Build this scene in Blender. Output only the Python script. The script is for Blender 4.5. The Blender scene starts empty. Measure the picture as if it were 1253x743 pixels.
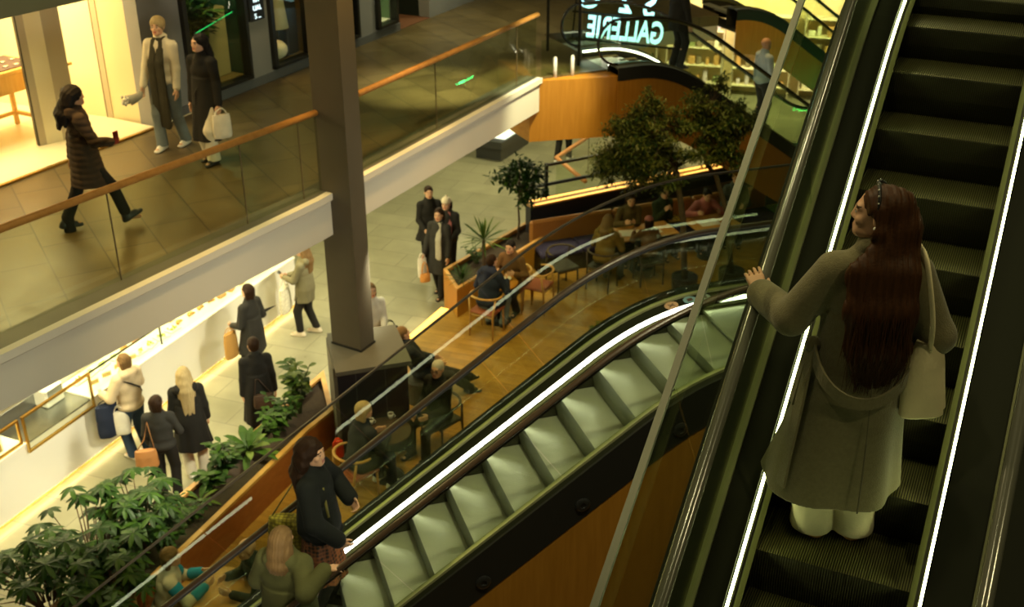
import bpy, math, random
import numpy as np
from mathutils import Vector, Matrix
random.seed(7); np.random.seed(7)
SC=bpy.context.scene; COL=SC.collection
R=math.radians
# ------------------------------------------------------------------ camera model (metres; camera height above the lower floor)
FPX=1373.0; PITCH=R(27.02); CAMZ=9.37; WPX,HPX=1253,743
def at(px,py,z):
    """point of the horizontal plane z seen at photo pixel px,py"""
    a=(px-WPX/2)/FPX; b=(py-HPX/2)/FPX
    s,c=math.sin(PITCH),math.cos(PITCH)
    d=Vector((a, c-b*s, -s-b*c)); t=(z-CAMZ)/d.z
    return Vector((0,0,CAMZ))+d*t
# ------------------------------------------------------------------ objects
def tag(o,label=None,cat=None,group=None,kind=None):
    if label: o['label']=label
    if cat: o['category']=cat
    if group: o['group']=group
    if kind: o['kind']=kind
    return o
def empty(name,loc=(0,0,0),rz=0,label=None,cat=None,group=None,kind=None):
    o=bpy.data.objects.new(name,None); COL.objects.link(o); o.location=loc; o.rotation_euler=(0,0,rz); o.empty_display_size=.1
    return tag(o,label,cat,group,kind)
def link(name,me,mats,parent=None,loc=None,rz=0,**k):
    o=bpy.data.objects.new(name,me); COL.objects.link(o)
    if not isinstance(mats,(list,tuple)): mats=[mats]
    if len(me.materials)==0:
        for m in mats: me.materials.append(m)
    if parent is not None: o.parent=parent
    if loc is not None: o.location=loc
    o.rotation_euler=(0,0,rz)
    return tag(o,**k)
class MB:
    def __init__(s): s.v=[]; s.f=[]; s.mi=[]
    def add(s,v,f,mi=0):
        n=len(s.v); s.v+= [tuple(p) for p in v]; s.f+= [tuple(i+n for i in q) for q in f]; s.mi+=[mi]*len(f); return s
    def box(s,c,d,M=None,mi=0,bev=0):
        x,y,z=[q/2 for q in d]
        if bev>0:
            b=min(bev,x*.9,y*.9,z*.9); v=[];f=[]
            for sx in(-1,1):
                for sy in(-1,1):
                    for sz in(-1,1):
                        v+=[(sx*x,sy*(y-b),sz*(z-b)),(sx*(x-b),sy*y,sz*(z-b)),(sx*(x-b),sy*(y-b),sz*z)]
            def I(sx,sy,sz,k): return ((sx>0)*4+(sy>0)*2+(sz>0))*3+k
            for s1 in(-1,1):
                f+=[(I(s1,-1,-1,0),I(s1,1,-1,0),I(s1,1,1,0),I(s1,-1,1,0))[::s1]]
                f+=[(I(-1,s1,-1,1),I(-1,s1,1,1),I(1,s1,1,1),I(1,s1,-1,1))[::s1]]
                f+=[(I(-1,-1,s1,2),I(1,-1,s1,2),I(1,1,s1,2),I(-1,1,s1,2))[::s1]]
            for a in(-1,1):
                for b_ in(-1,1):
                    sg=a*b_
                    f+=[(I(a,b_,-1,0),I(a,b_,-1,1),I(a,b_,1,1),I(a,b_,1,0))[::sg]]
                    f+=[(I(a,-1,b_,0),I(a,1,b_,0),I(a,1,b_,2),I(a,-1,b_,2))[::sg]]
                    f+=[(I(-1,a,b_,1),I(-1,a,b_,2),I(1,a,b_,2),I(1,a,b_,1))[::sg]]
                    for c_ in(-1,1):
                        f+=[(I(a,b_,c_,0),I(a,b_,c_,1),I(a,b_,c_,2))[::a*b_*c_]]
        else:
            v=[(sx*x,sy*y,sz*z) for sx in(-1,1) for sy in(-1,1) for sz in(-1,1)]
            f=[(0,1,3,2),(4,6,7,5),(0,4,5,1),(2,3,7,6),(0,2,6,4),(1,5,7,3)]
        c=Vector(c); out=[]
        for p in v:
            p=Vector(p)
            if M is not None: p=M@p
            out.append(p+c)
        return s.add(out,f,mi)
    def prism(s,poly,z0,z1,mi=0):
        n=len(poly)
        ar=sum(poly[i][0]*poly[(i+1)%n][1]-poly[(i+1)%n][0]*poly[i][1] for i in range(n))
        if ar<0: poly=list(poly)[::-1]
        v=[(p[0],p[1],z0) for p in poly]+[(p[0],p[1],z1) for p in poly]
        f=[tuple(range(n))[::-1],tuple(range(n,2*n))]+[(i,(i+1)%n,n+(i+1)%n,n+i) for i in range(n)]
        return s.add(v,f,mi)
    def tube(s,path,r,n=8,mi=0,cap=True,flat=1.0):
        P=[Vector(p) for p in path]; rs=r if isinstance(r,(list,tuple)) else [r]*len(P)
        ring=[];u=None
        for i,p in enumerate(P):
            t=(P[min(i+1,len(P)-1)]-P[max(i-1,0)]); t=t.normalized() if t.length>1e-9 else Vector((0,0,1))
            if u is None:
                a=Vector((0,0,1)) if abs(t.z)<.9 else Vector((1,0,0)); u=t.cross(a).normalized()
            else:
                u=(u-t*u.dot(t)); u=u.normalized() if u.length>1e-6 else t.orthogonal().normalized()
            w=t.cross(u)
            ring.append([p+u*math.cos(2*math.pi*k/n)*rs[i]+w*math.sin(2*math.pi*k/n)*rs[i]*flat for k in range(n)])
        v=[q for rr in ring for q in rr]; f=[]
        for i in range(len(P)-1):
            for k in range(n): f.append((i*n+k,i*n+(k+1)%n,(i+1)*n+(k+1)%n,(i+1)*n+k))
        if cap: f.append(tuple(range(n))[::-1]); f.append(tuple((len(P)-1)*n+k for k in range(n)))
        return s.add(v,f,mi)
    def sweep(s,rings,closed=True,cap=True,mi=0):
        n=len(rings[0]); v=[q for r in rings for q in r]; f=[]
        for i in range(len(rings)-1):
            for k in range(n if closed else n-1): f.append((i*n+k,i*n+(k+1)%n,(i+1)*n+(k+1)%n,(i+1)*n+k))
        if cap and closed: f.append(tuple(range(n))[::-1]); f.append(tuple((len(rings)-1)*n+k for k in range(n)))
        return s.add(v,f,mi)
    def lathe(s,prof,c=(0,0,0),n=20,mi=0):
        rings=[[(c[0]+r*math.cos(2*math.pi*k/n),c[1]+r*math.sin(2*math.pi*k/n),c[2]+z) for k in range(n)] for r,z in prof]
        return s.sweep(rings,True,True,mi)
    def ball(s,c,r,n=10,m=7,mi=0):
        r=r if isinstance(r,(tuple,list)) else (r,r,r)
        rings=[[(c[0]+r[0]*math.sin(a)*math.cos(2*math.pi*k/n),c[1]+r[1]*math.sin(a)*math.sin(2*math.pi*k/n),c[2]-r[2]*math.cos(a)) for k in range(n)] for a in [math.pi*(.04+.92*i/(m-1)) for i in range(m)]]
        return s.sweep(rings,True,True,mi)
    def mesh(s,name,smooth=False):
        me=bpy.data.meshes.new(name); me.from_pydata(s.v,[],s.f)
        if any(s.mi): me.polygons.foreach_set('material_index',s.mi)
        if smooth: me.polygons.foreach_set('use_smooth',[True]*len(s.f))
        me.update(); return me
    def build(s,name,mats,parent=None,smooth=False,loc=None,rz=0,**k):
        return link(name,s.mesh(name,smooth),mats,parent,loc,rz,**k)
def Rz(a): return Matrix.Rotation(a,3,'Z')
def Rx(a): return Matrix.Rotation(a,3,'X')
def Ry(a): return Matrix.Rotation(a,3,'Y')
# ------------------------------------------------------------------ materials
_m={}
def mat(name,col,rough=.6,metal=0,nscale=0,namt=0,bump=0,bscale=60,spec=.4,stretch=None,sheen=0):
    if name in _m: return _m[name]
    m=bpy.data.materials.new(name); m.use_nodes=True; nt=m.node_tree; b=nt.nodes['Principled BSDF']
    b.inputs['Base Color'].default_value=(*col,1); b.inputs['Roughness'].default_value=rough; b.inputs['Metallic'].default_value=metal
    b.inputs['Specular IOR Level'].default_value=spec
    if sheen: b.inputs['Sheen Weight'].default_value=sheen
    if nscale or bump:
        tc=nt.nodes.new('ShaderNodeTexCoord'); mp=nt.nodes.new('ShaderNodeMapping'); nt.links.new(tc.outputs['Object'],mp.inputs[0])
        if stretch: mp.inputs['Scale'].default_value=stretch
    if nscale:
        n=nt.nodes.new('ShaderNodeTexNoise'); n.inputs['Scale'].default_value=nscale; n.inputs['Detail'].default_value=4; nt.links.new(mp.outputs[0],n.inputs['Vector'])
        mx=nt.nodes.new('ShaderNodeMix'); mx.data_type='RGBA'
        mx.inputs[6].default_value=(*[c*(1-namt) for c in col],1); mx.inputs[7].default_value=(*[min(1,c*(1+namt)) for c in col],1)
        nt.links.new(n.outputs['Fac'],mx.inputs[0]); nt.links.new(mx.outputs[2],b.inputs['Base Color'])
    if bump:
        n2=nt.nodes.new('ShaderNodeTexNoise'); n2.inputs['Scale'].default_value=bscale; n2.inputs['Detail'].default_value=3; nt.links.new(mp.outputs[0],n2.inputs['Vector'])
        bp=nt.nodes.new('ShaderNodeBump'); bp.inputs['Strength'].default_value=bump; bp.inputs['Distance'].default_value=.01
        nt.links.new(n2.outputs['Fac'],bp.inputs['Height']); nt.links.new(bp.outputs[0],b.inputs['Normal'])
    _m[name]=m; return m
def emis(name,col,st):
    if name in _m: return _m[name]
    m=bpy.data.materials.new(name); m.use_nodes=True; b=m.node_tree.nodes['Principled BSDF']
    b.inputs['Base Color'].default_value=(*[min(1,c) for c in col],1); b.inputs['Emission Color'].default_value=(*col,1); b.inputs['Emission Strength'].default_value=st
    _m[name]=m; return m
def glassm(name,tint=(.90,.93,.86),rough=0.0,ior=1.5):
    if name in _m: return _m[name]
    m=bpy.data.materials.new(name); m.use_nodes=True; nt=m.node_tree; nt.nodes.remove(nt.nodes['Principled BSDF']); out=nt.nodes['Material Output']
    tr=nt.nodes.new('ShaderNodeBsdfTransparent'); tr.inputs[0].default_value=(*tint,1)
    gl=nt.nodes.new('ShaderNodeBsdfGlossy'); gl.inputs['Roughness'].default_value=rough; gl.inputs[0].default_value=(1,.97,.88,1)
    fr=nt.nodes.new('ShaderNodeFresnel'); fr.inputs[0].default_value=ior
    ge=nt.nodes.new('ShaderNodeNewGeometry'); mt=nt.nodes.new('ShaderNodeMath'); mt.operation='SUBTRACT'; mt.inputs[0].default_value=1; nt.links.new(ge.outputs['Backfacing'],mt.inputs[1])
    mu=nt.nodes.new('ShaderNodeMath'); mu.operation='MULTIPLY'; nt.links.new(fr.outputs[0],mu.inputs[0]); nt.links.new(mt.outputs[0],mu.inputs[1])
    mx=nt.nodes.new('ShaderNodeMixShader'); nt.links.new(mu.outputs[0],mx.inputs[0]); nt.links.new(tr.outputs[0],mx.inputs[1]); nt.links.new(gl.outputs[0],mx.inputs[2]); nt.links.new(mx.outputs[0],out.inputs[0])
    _m[name]=m; return m
def tilem(name,c1,c2,grout,w,h,rot,rough=.35,gs=.006,var=.25):
    """stone slabs in running bond; w,h metres; rot radians"""
    if name in _m: return _m[name]
    m=bpy.data.materials.new(name); m.use_nodes=True; nt=m.node_tree; b=nt.nodes['Principled BSDF']
    tc=nt.nodes.new('ShaderNodeTexCoord'); mp=nt.nodes.new('ShaderNodeMapping'); mp.inputs['Rotation'].default_value=(0,0,rot); nt.links.new(tc.outputs['Object'],mp.inputs[0])
    br=nt.nodes.new('ShaderNodeTexBrick'); nt.links.new(mp.outputs[0],br.inputs['Vector'])
    br.inputs['Scale'].default_value=1; br.inputs['Brick Width'].default_value=w; br.inputs['Row Height'].default_value=h; br.inputs['Mortar Size'].default_value=gs; br.inputs['Mortar Smooth'].default_value=.1
    br.inputs['Color1'].default_value=(*c1,1); br.inputs['Color2'].default_value=(*c2,1); br.inputs['Mortar'].default_value=(*grout,1); br.offset=.5
    n=nt.nodes.new('ShaderNodeTexNoise'); n.inputs['Scale'].default_value=3; n.inputs['Detail'].default_value=6; nt.links.new(mp.outputs[0],n.inputs['Vector'])
    rm=nt.nodes.new('ShaderNodeMapRange'); rm.inputs[3].default_value=1-var; rm.inputs[4].default_value=1+var; nt.links.new(n.outputs['Fac'],rm.inputs[0])
    hv=nt.nodes.new('ShaderNodeHueSaturation'); nt.links.new(br.outputs['Color'],hv.inputs['Color']); nt.links.new(rm.outputs[0],hv.inputs['Value']); nt.links.new(hv.outputs[0],b.inputs['Base Color'])
    b.inputs['Roughness'].default_value=rough; b.inputs['Specular IOR Level'].default_value=.5
    rr=nt.nodes.new('ShaderNodeMapRange'); rr.inputs[3].default_value=rough*.7; rr.inputs[4].default_value=min(1,rough*1.5); nt.links.new(n.outputs['Fac'],rr.inputs[0]); nt.links.new(rr.outputs[0],b.inputs['Roughness'])
    _m[name]=m; return m
def woodm(name,c1,c2,rough=.4,scale=(1,1,12),sc=3.0,planks=None,rot=0,spec=.4):
    if name in _m: return _m[name]
    m=bpy.data.materials.new(name); m.use_nodes=True; nt=m.node_tree; b=nt.nodes['Principled BSDF']
    tc=nt.nodes.new('ShaderNodeTexCoord'); mp=nt.nodes.new('ShaderNodeMapping'); mp.inputs['Rotation'].default_value=(0,0,rot); nt.links.new(tc.outputs['Object'],mp.inputs[0])
    mp2=nt.nodes.new('ShaderNodeMapping'); mp2.inputs['Scale'].default_value=scale; nt.links.new(mp.outputs[0],mp2.inputs[0])
    n=nt.nodes.new('ShaderNodeTexNoise'); n.inputs['Scale'].default_value=sc; n.inputs['Detail'].default_value=6; n.inputs['Roughness'].default_value=.6; nt.links.new(mp2.outputs[0],n.inputs['Vector'])
    cr=nt.nodes.new('ShaderNodeValToRGB'); cr.color_ramp.elements[0].position=.3; cr.color_ramp.elements[1].position=.7
    cr.color_ramp.elements[0].color=(*c1,1); cr.color_ramp.elements[1].color=(*c2,1); nt.links.new(n.outputs['Fac'],cr.inputs[0]); last=cr.outputs[0]
    if planks:
        br=nt.nodes.new('ShaderNodeTexBrick'); nt.links.new(mp.outputs[0],br.inputs['Vector']); br.inputs['Scale'].default_value=1
        br.inputs['Brick Width'].default_value=planks[0]; br.inputs['Row Height'].default_value=planks[1]; br.inputs['Mortar Size'].default_value=.002
        br.inputs['Color1'].default_value=(.75,.75,.75,1); br.inputs['Color2'].default_value=(1,1,1,1); br.inputs['Mortar'].default_value=(.35,.3,.25,1)
        mx=nt.nodes.new('ShaderNodeMix'); mx.data_type='RGBA'; mx.blend_type='MULTIPLY'; mx.inputs[0].default_value=1
        nt.links.new(last,mx.inputs[6]); nt.links.new(br.outputs['Color'],mx.inputs[7]); last=mx.outputs[2]
    nt.links.new(last,b.inputs['Base Color']); b.inputs['Roughness'].default_value=rough; b.inputs['Specular IOR Level'].default_value=spec
    _m[name]=m; return m
def checkm(name,c1,c2,size,rough=.7,c3=None):
    if name in _m: return _m[name]
    m=bpy.data.materials.new(name); m.use_nodes=True; nt=m.node_tree; b=nt.nodes['Principled BSDF']
    tc=nt.nodes.new('ShaderNodeTexCoord'); vo=nt.nodes.new('ShaderNodeTexVoronoi'); vo.inputs['Scale'].default_value=1/size; vo.inputs['Randomness'].default_value=.25; nt.links.new(tc.outputs['Object'],vo.inputs['Vector'])
    cr=nt.nodes.new('ShaderNodeValToRGB'); cr.color_ramp.elements[0].position=.25; cr.color_ramp.elements[1].position=.6; cr.color_ramp.elements[0].color=(*c1,1); cr.color_ramp.elements[1].color=(*c2,1)
    nt.links.new(vo.outputs['Distance'],cr.inputs[0]); nt.links.new(cr.outputs[0],b.inputs['Base Color']); b.inputs['Roughness'].default_value=rough
    bp=nt.nodes.new('ShaderNodeBump'); bp.inputs['Strength'].default_value=.5; bp.inputs['Distance'].default_value=.02; bp.invert=True; nt.links.new(vo.outputs['Distance'],bp.inputs['Height']); nt.links.new(bp.outputs[0],b.inputs['Normal'])
    _m[name]=m; return m
def light(kind,loc,energy,col,size=1,size_y=None,aim=None,spot=None,blend=.5,name='lamp'):
    d=bpy.data.lights.new(name,kind); d.energy=energy; d.color=col
    if kind=='AREA':
        d.size=size
        if size_y: d.shape='RECTANGLE'; d.size_y=size_y
    else: d.shadow_soft_size=size
    if kind=='SPOT': d.spot_size=spot; d.spot_blend=blend
    o=bpy.data.objects.new(name,d); COL.objects.link(o); o.location=loc
    if aim is not None: o.rotation_euler=(Vector(aim)-Vector(loc)).to_track_quat('-Z','Y').to_euler()
    return o
# ================================================================== surfaces
U=4.12
TH=R(34.41)
def azd(a): a=R(a); return Vector((math.sin(a),math.cos(a),0))
def azl(a): a=R(a); return Vector((math.cos(a),-math.sin(a),0))
M_floor=tilem('lower stone floor',(.225,.218,.140),(.295,.282,.185),(.14,.13,.09),1.2,.6,R(20),.3)
M_floorU=tilem('upper stone floor',(.085,.062,.026),(.125,.092,.040),(.035,.026,.012),.95,.60,R(60),.32,.010,.4)
M_parq=woodm('parquet',(.30,.145,.022),(.45,.24,.045),.4,(1,10,1),2.2,(1.6,.16),R(20))
M_clad=woodm('wood cladding',(.36,.15,.014),(.44,.195,.024),.4,(10,10,.8),2.0)
M_rim=woodm('planter wood',(.42,.21,.05),(.55,.30,.08),.45,(3,3,9),2.0)
M_red=woodm('planter dark wood',(.26,.075,.014),(.33,.10,.022),.45,(3,3,9),2.0)
M_rail=woodm('rail wood',(.33,.15,.032),(.43,.21,.055),.5,(2,2,2),6,spec=.25)
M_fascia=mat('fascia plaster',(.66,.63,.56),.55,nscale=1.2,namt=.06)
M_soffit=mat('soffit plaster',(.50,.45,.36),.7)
M_ledge=mat('grey ledge',(.085,.083,.070),.5,nscale=4,namt=.15)
M_col=mat('column bronze grey',(.105,.088,.062),.55,nscale=3,namt=.12)
M_ped=mat('pedestal grey green',(.10,.098,.078),.6,nscale=3,namt=.12)
M_navy=mat('navy tile',(.020,.022,.030),.35)
M_wallU=mat('grey wall',(.27,.265,.26),.6,nscale=2,namt=.08)
M_base=mat('grey skirting',(.13,.135,.14),.5)
M_black=mat('black metal',(.014,.014,.013),.4)
M_frame=mat('black window frame',(.018,.017,.014),.35)
M_cream=mat('cream panel',(.78,.66,.40),.5)
M_cream2=mat('pale cream panel',(.86,.77,.52),.5)
M_taupe=mat('taupe panel',(.52,.44,.30),.55)
M_white=mat('white counter',(.84,.82,.74),.4)
M_steel=mat('brushed steel',(.34,.35,.35),.3,1,nscale=30,namt=.1,stretch=(1,30,1))
M_brass=mat('brass',(.66,.42,.12),.28,1)
M_glass=glassm('glass'); M_glassg=glassm('green glass',(.86,.91,.82),0,1.5); M_glassc=glassm('clear glass',(.95,.97,.93),0,1.45)
M_soil=mat('soil',(.035,.022,.012),.9,nscale=20,namt=.5,bump=.6)
M_led=emis('led strip',(1,.98,.80),9)
M_ledR=emis('led strip dim',(.92,1,.42),22)
M_gold=emis('gold light edge',(1,.52,.10),2.2)
def tint(m): return m
# ================================================================== floors and shell
mb=MB(); mb.prism([(-16,-2),(16,-2),(16,48),(-16,48)],-.2,0); mb.build('floor',M_floor,kind='structure')
# raised wooden seating floor
ZF=.30
WF=[at(548,380,ZF),at(513,411,ZF),at(420,490,ZF),Vector((-4.2,9.2,0)),Vector((-4.2,4,0)),Vector((7,4,0)),Vector((7.2,23.2,0)),Vector((.3,20.1,0)),at(640,300,ZF)]
mb=MB(); mb.prism([(p.x,p.y) for p in WF],0.0,ZF); mb.build('floor_seating',M_parq,kind='structure')
a,b=WF[0],WF[1]; d=(b-a).normalized(); n=Vector((-d.y,d.x,0))
if n.x>0: n=-n
mb=MB(); 
for t0,t1 in ((.0,1.0),):
    p0=a+d*(-.05); p1=a+(b-a)*t1+d*.1
    mb.prism([p0.xy,p1.xy,(p1+n*.16).xy,(p0+n*.16).xy],0,ZF+.005)
mb.build('light_edge_trim',M_gold,kind='structure')
# upper floor slab (edge with a kink at the column)
E0=Vector((-4.86,9.30,0)); dL=azd(31.5); EK=E0+dL*4.55; ER=Vector((.43,18.72,0))
E00=E0-dL*8
back=[(.6,18.82),(1.75,19.32),(.62,21.83),(4.3,23.5),(3.4,26),(4.5,40),(-2.5,40),(-1.2,24.6),(-1.64,23.75),(-5.3,16.0),(-9.5,18.4),(-13,11)]
sl=[E00.xy,E0.xy,EK.xy,ER.xy]+[Vector(q) for q in back]
mb=MB(); mb.prism(sl,U-.22,U); mb.build('floor_upper',M_floorU,kind='structure')
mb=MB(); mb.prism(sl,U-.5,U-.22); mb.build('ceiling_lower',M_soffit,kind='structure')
def offs(p,q,r,o):   # offset corner of polyline to the right by o
    d1=(q-p).normalized() if p is not None else (r-q).normalized(); d2=(r-q).normalized() if r is not None else d1
    n=(Vector((d1.y,-d1.x,0))+Vector((d2.y,-d2.x,0))).normalized(); k=o/max(.3,n.dot(Vector((d1.y,-d1.x,0)))); return q+n*k
edge=[E00,EK,ER]
def strip(name,o0,z0,o1,z1,m,lip=None):
    pass
def edge_profile(name,prof,m,pts,**k):
    rings=[]
    for i,q in enumerate(pts):
        p=pts[i-1] if i else None; r=pts[i+1] if i+1<len(pts) else None
        rings.append([(*offs(p,q,r,o).xy,z) for o,z in prof])
    mb=MB(); mb.sweep(rings); return mb.build(name,m,**k)
FZ=U-.56
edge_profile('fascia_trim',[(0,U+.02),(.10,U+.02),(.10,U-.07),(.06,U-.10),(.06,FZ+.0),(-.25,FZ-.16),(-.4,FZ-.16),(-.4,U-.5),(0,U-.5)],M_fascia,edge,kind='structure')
edge_profile('ledge_trim',[(0,U),(0,U+.02),(-.30,U+.02),(-.30,U)],M_ledge,edge,kind='structure')
# third floor slab over the walkway
T0=Vector((-4.85,9.8,0)); edge3=[T0-dL*8,T0+dL*4.3,Vector((.2,18.6,0)),Vector((3,30,0))]
edge_profile('fascia_upper_trim',[(0,7.08),(.1,7.08),(.1,8.2),(0,8.2)],mat('fascia grey green',(.26,.26,.18),.6),edge3,kind='structure')
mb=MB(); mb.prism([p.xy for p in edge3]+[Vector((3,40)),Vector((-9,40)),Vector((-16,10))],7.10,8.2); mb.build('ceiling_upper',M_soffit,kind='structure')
# column
cb=[at(406.7,420,1.9),at(441.7,431,1.9),at(458,419,1.9)]
c4=cb[0]+cb[2]-cb[1]
mb=MB(); mb.prism([p.xy for p in (cb[0],cb[1],cb[2],c4)],1.9,9.2); col=mb.build('column',M_col,kind='structure')
cen=(cb[0]+cb[2])/2
mb=MB(); mb.prism([(cen+(p-cen)*1.06).xy for p in (cb[0],cb[1],cb[2],c4)],1.9,1.93); mb.build('column_foot_trim',M_black,kind='structure')
pd=[at(400,408,1.9),at(483.5,397,1.9),at(503.7,441.7,1.9),at(410.8,456.5,1.9)]
PEDC=sum(pd,Vector())/4
def loc_(p,c): return (p-c).xy
pt=empty('pedestal',(PEDC.x,PEDC.y,0),label='grey box pedestal with dark tiled sides carrying the big column',cat='pedestal')
bk_=(pd[0]-pd[3]).normalized()*.26; pb=[PEDC+(p-PEDC)*.965+(bk_ if i in (2,3) else Vector()) for i,p in enumerate(pd)]
mb=MB(); mb.prism([loc_(p,PEDC) for p in pb],0,1.84); mb.build('body',M_navy,pt)
mb=MB(); mb.prism([loc_(p,PEDC) for p in pd],1.84,1.9); mb.build('top_slab',M_ped,pt)
ls=(pd[0]-pd[3]).normalized(); no=Vector((-ls.y,ls.x,0)); no=no if no.x<0 else -no
mb=MB(); mb.prism([loc_(q,PEDC) for q in (pd[3]+no*.02+ls*.22,pd[0]+no*.02,pd[0]+no*-.03,pd[3]+no*-.03+ls*.22)],0,1.84); mb.build('side_panel',M_ped,pt)
jm=MB()
f0,f1=pb[3],pb[2]
fn=Vector(((f1-f0).y,-(f1-f0).x,0)).normalized()
for t in (.27,.68):
    q=f0+(f1-f0)*t+fn*.001; dd=(f1-f0).normalized()*.006
    jm.prism([loc_(q-dd,PEDC),loc_(q+dd,PEDC),loc_(q+dd+fn*.003,PEDC),loc_(q-dd+fn*.003,PEDC)],.1,1.8)
jm.build('joint_strip',mat('tile joint',(.07,.07,.075),.6),pt)
# ---------------------------------------------------------------- glass balustrade with wooden rail (two runs)
def balustrade(pts,z,h,label,joints,railm=M_rail,rr=.045,endcap=True,group=None,glass=None,name='glass_balustrade',over=0):
    o=empty(name,(pts[0].x,pts[0].y,z),label=label,cat='balustrade',group=group); o0=Vector((pts[0].x,pts[0].y,z))
    mbr=MB(); path=[p+Vector((0,0,h))-Vector((o0.x,o0.y,0)) for p in pts]
    if over: path[-1]=path[-1]+(path[-1]-path[-2]).normalized()*over
    rings=[]
    for i,p in enumerate(path):
        t=(path[min(i+1,len(path)-1)]-path[max(0,i-1)]).normalized(); s_=Vector((t.y,-t.x,0))
        rings.append([p+s_*rr*math.cos(a)*1.05+Vector((0,0,rr*math.sin(a)*.9)) for a in [2*math.pi*k/14 for k in range(14)]])
    mbr.sweep(rings); mbr.build('handrail',railm,o,smooth=True)
    for i in range(len(pts)-1):
        a,b=pts[i],pts[i+1]; L=(b-a).length; d=(b-a)/L; n=Vector((d.y,-d.x,0))*.007
        js=[0]+joints[i]+[L]
        for s0,s1 in zip(js[:-1],js[1:]):
            p0=a+d*(s0+.006); p1=a+d*(s1-.006)
            mb=MB(); mb.prism([loc_(q,o0) for q in (p0-n,p1-n,p1+n,p0+n)],.0,h-rr*.6); mb.build('glass_panel',glass or M_glassg,o)
            if s1<L-.05:
                mb=MB(); q=a+d*s1; mb.prism([loc_(w,o0) for w in (q-d*.006-n*.9,q+d*.006-n*.9,q+d*.006+n*.9,q-d*.006+n*.9)],0,h-.03); mb.build('panel_joint',mat('joint bronze',(.12,.09,.05),.4),o)
    return o
RL0=at(0,280,U+1.05); RL1=at(386,138,U+1.05); RR0=at(438,115,U+1.05); RR1=at(656,18.7,U+1.05)
for p in (RL0,RL1,RR0,RR1): p.z=0
dl=(RL1-RL0).normalized(); RLa=RL0-dl*4
Ls=(RL1-RLa).length
def along(p0,p1,px,py,z):
    """distance along p0-p1 of the vertical plane hit by a ray through the pixel"""
    q=at(px,py,z); q.z=0; d=(p1-p0).normalized(); return (q-p0).dot(d)
balustrade([RLa,RL1],U+.02,1.03,'wooden-railed glass balustrade running left from the big column',[[along(RLa,RL1,124,236,U+1.0),along(RLa,RL1,293,178,U+1.0),along(RLa,RL1,367,152,U+1.0)]])
balustrade([RR0,RR1],U+.02,1.03,'wooden-railed glass balustrade running right from the big column to the white beam end',[[along(RR0,RR1,534,78,U+1.0),along(RR0,RR1,632,33,U+1.0)]],over=.05)
# green-grey low glass with two white posts at the end of the walkway
q0,q1=Vector((.5,18.80,0)),Vector((1.55,19.25,0)); q0b=q0+Vector((-.05,.25,0)); 
o=empty('low_glass_screen',(q0.x,q0.y,U),label='low frameless glass screen on two pale posts beside the dark escalator newel',cat='screen')
d=(q1-q0).normalized(); n=Vector((d.y,-d.x,0))*.007
mb=MB(); mb.prism([loc_(q,q0) for q in (q0-n,q1-n,q1+n,q0+n)],.02,.62); mb.build('glass_panel',M_glassg,o)
for px in (666,691):
    c=q0+d*along(q0,q1,px,85,U); mb=MB(); mb.tube([c-q0+Vector((n.x*4,n.y*4,-.12)),c-q0+Vector((n.x*4,n.y*4,.30))],.032,10); mb.ball((c.x-q0.x+n.x*4,c.y-q0.y+n.y*4,.30),.032); mb.build('post',mat('pale post',(.5,.47,.48),.4),o,smooth=True)
# ---------------------------------------------------------------- upper shop fronts
W0=Vector((-5.33,16.08,0)); dW=azd(27.0); nW=Vector((dW.y,-dW.x,0))  # towards walkway
def Wp(px,py):
    a=(px-WPX/2)/FPX; b=(py-HPX/2)/FPX; s,c=math.sin(PITCH),math.cos(PITCH); dd=Vector((a,c-b*s,-s-b*c)); P=W0-Vector((0,0,CAMZ)); t=P.dot(nW)/dd.dot(nW); return Vector((0,0,CAMZ))+dd*t
def Ws(px,py): return (Wp(px,py)-W0).dot(dW)
w1=(Ws(226,70),Ws(303,60)); w2=(Ws(329,40),Ws(376,30)); w3=(Ws(459,20),Ws(484,15)); w4=(Ws(418,30),Ws(437,30)); dE=Ws(488,10)
zb=U+.18; ztop=7.08
def wallseg(s0,s1,z0,z1,name='wall_left',m=None,th=.25,kind='structure'):
    a=W0+dW*s0; b=W0+dW*s1; mb=MB(); mb.prism([a.xy,b.xy,(b-nW*th).xy,(a-nW*th).xy],z0,z1); return mb.build(name,m or M_wallU,kind=kind)
segs=[0,w1[0],w1[1],w2[0],w2[1],w4[0],w4[1],w3[0],w3[1],dE]
for i in range(0,len(segs)-1,2): wallseg(segs[i],segs[i+1],U,ztop)
for (s0,s1) in (w1,w2,w4,w3): wallseg(s0,s1,U,zb)
a=W0-dW*.0; b=W0+dW*dE; mb=MB(); mb.prism([(a+nW*.02).xy,(b+nW*.02).xy,(b+nW*.0).xy,(a+nW*.0).xy],U,U+.14); mb.build('baseboard_left',M_base,kind='structure')
M_winback=mat('window display dark',(.03,.035,.02),.8,nscale=3,namt=.6); M_gold2=mat('display tan',(.34,.24,.08),.6); M_pale=mat('display pale',(.72,.70,.55),.6)
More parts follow.
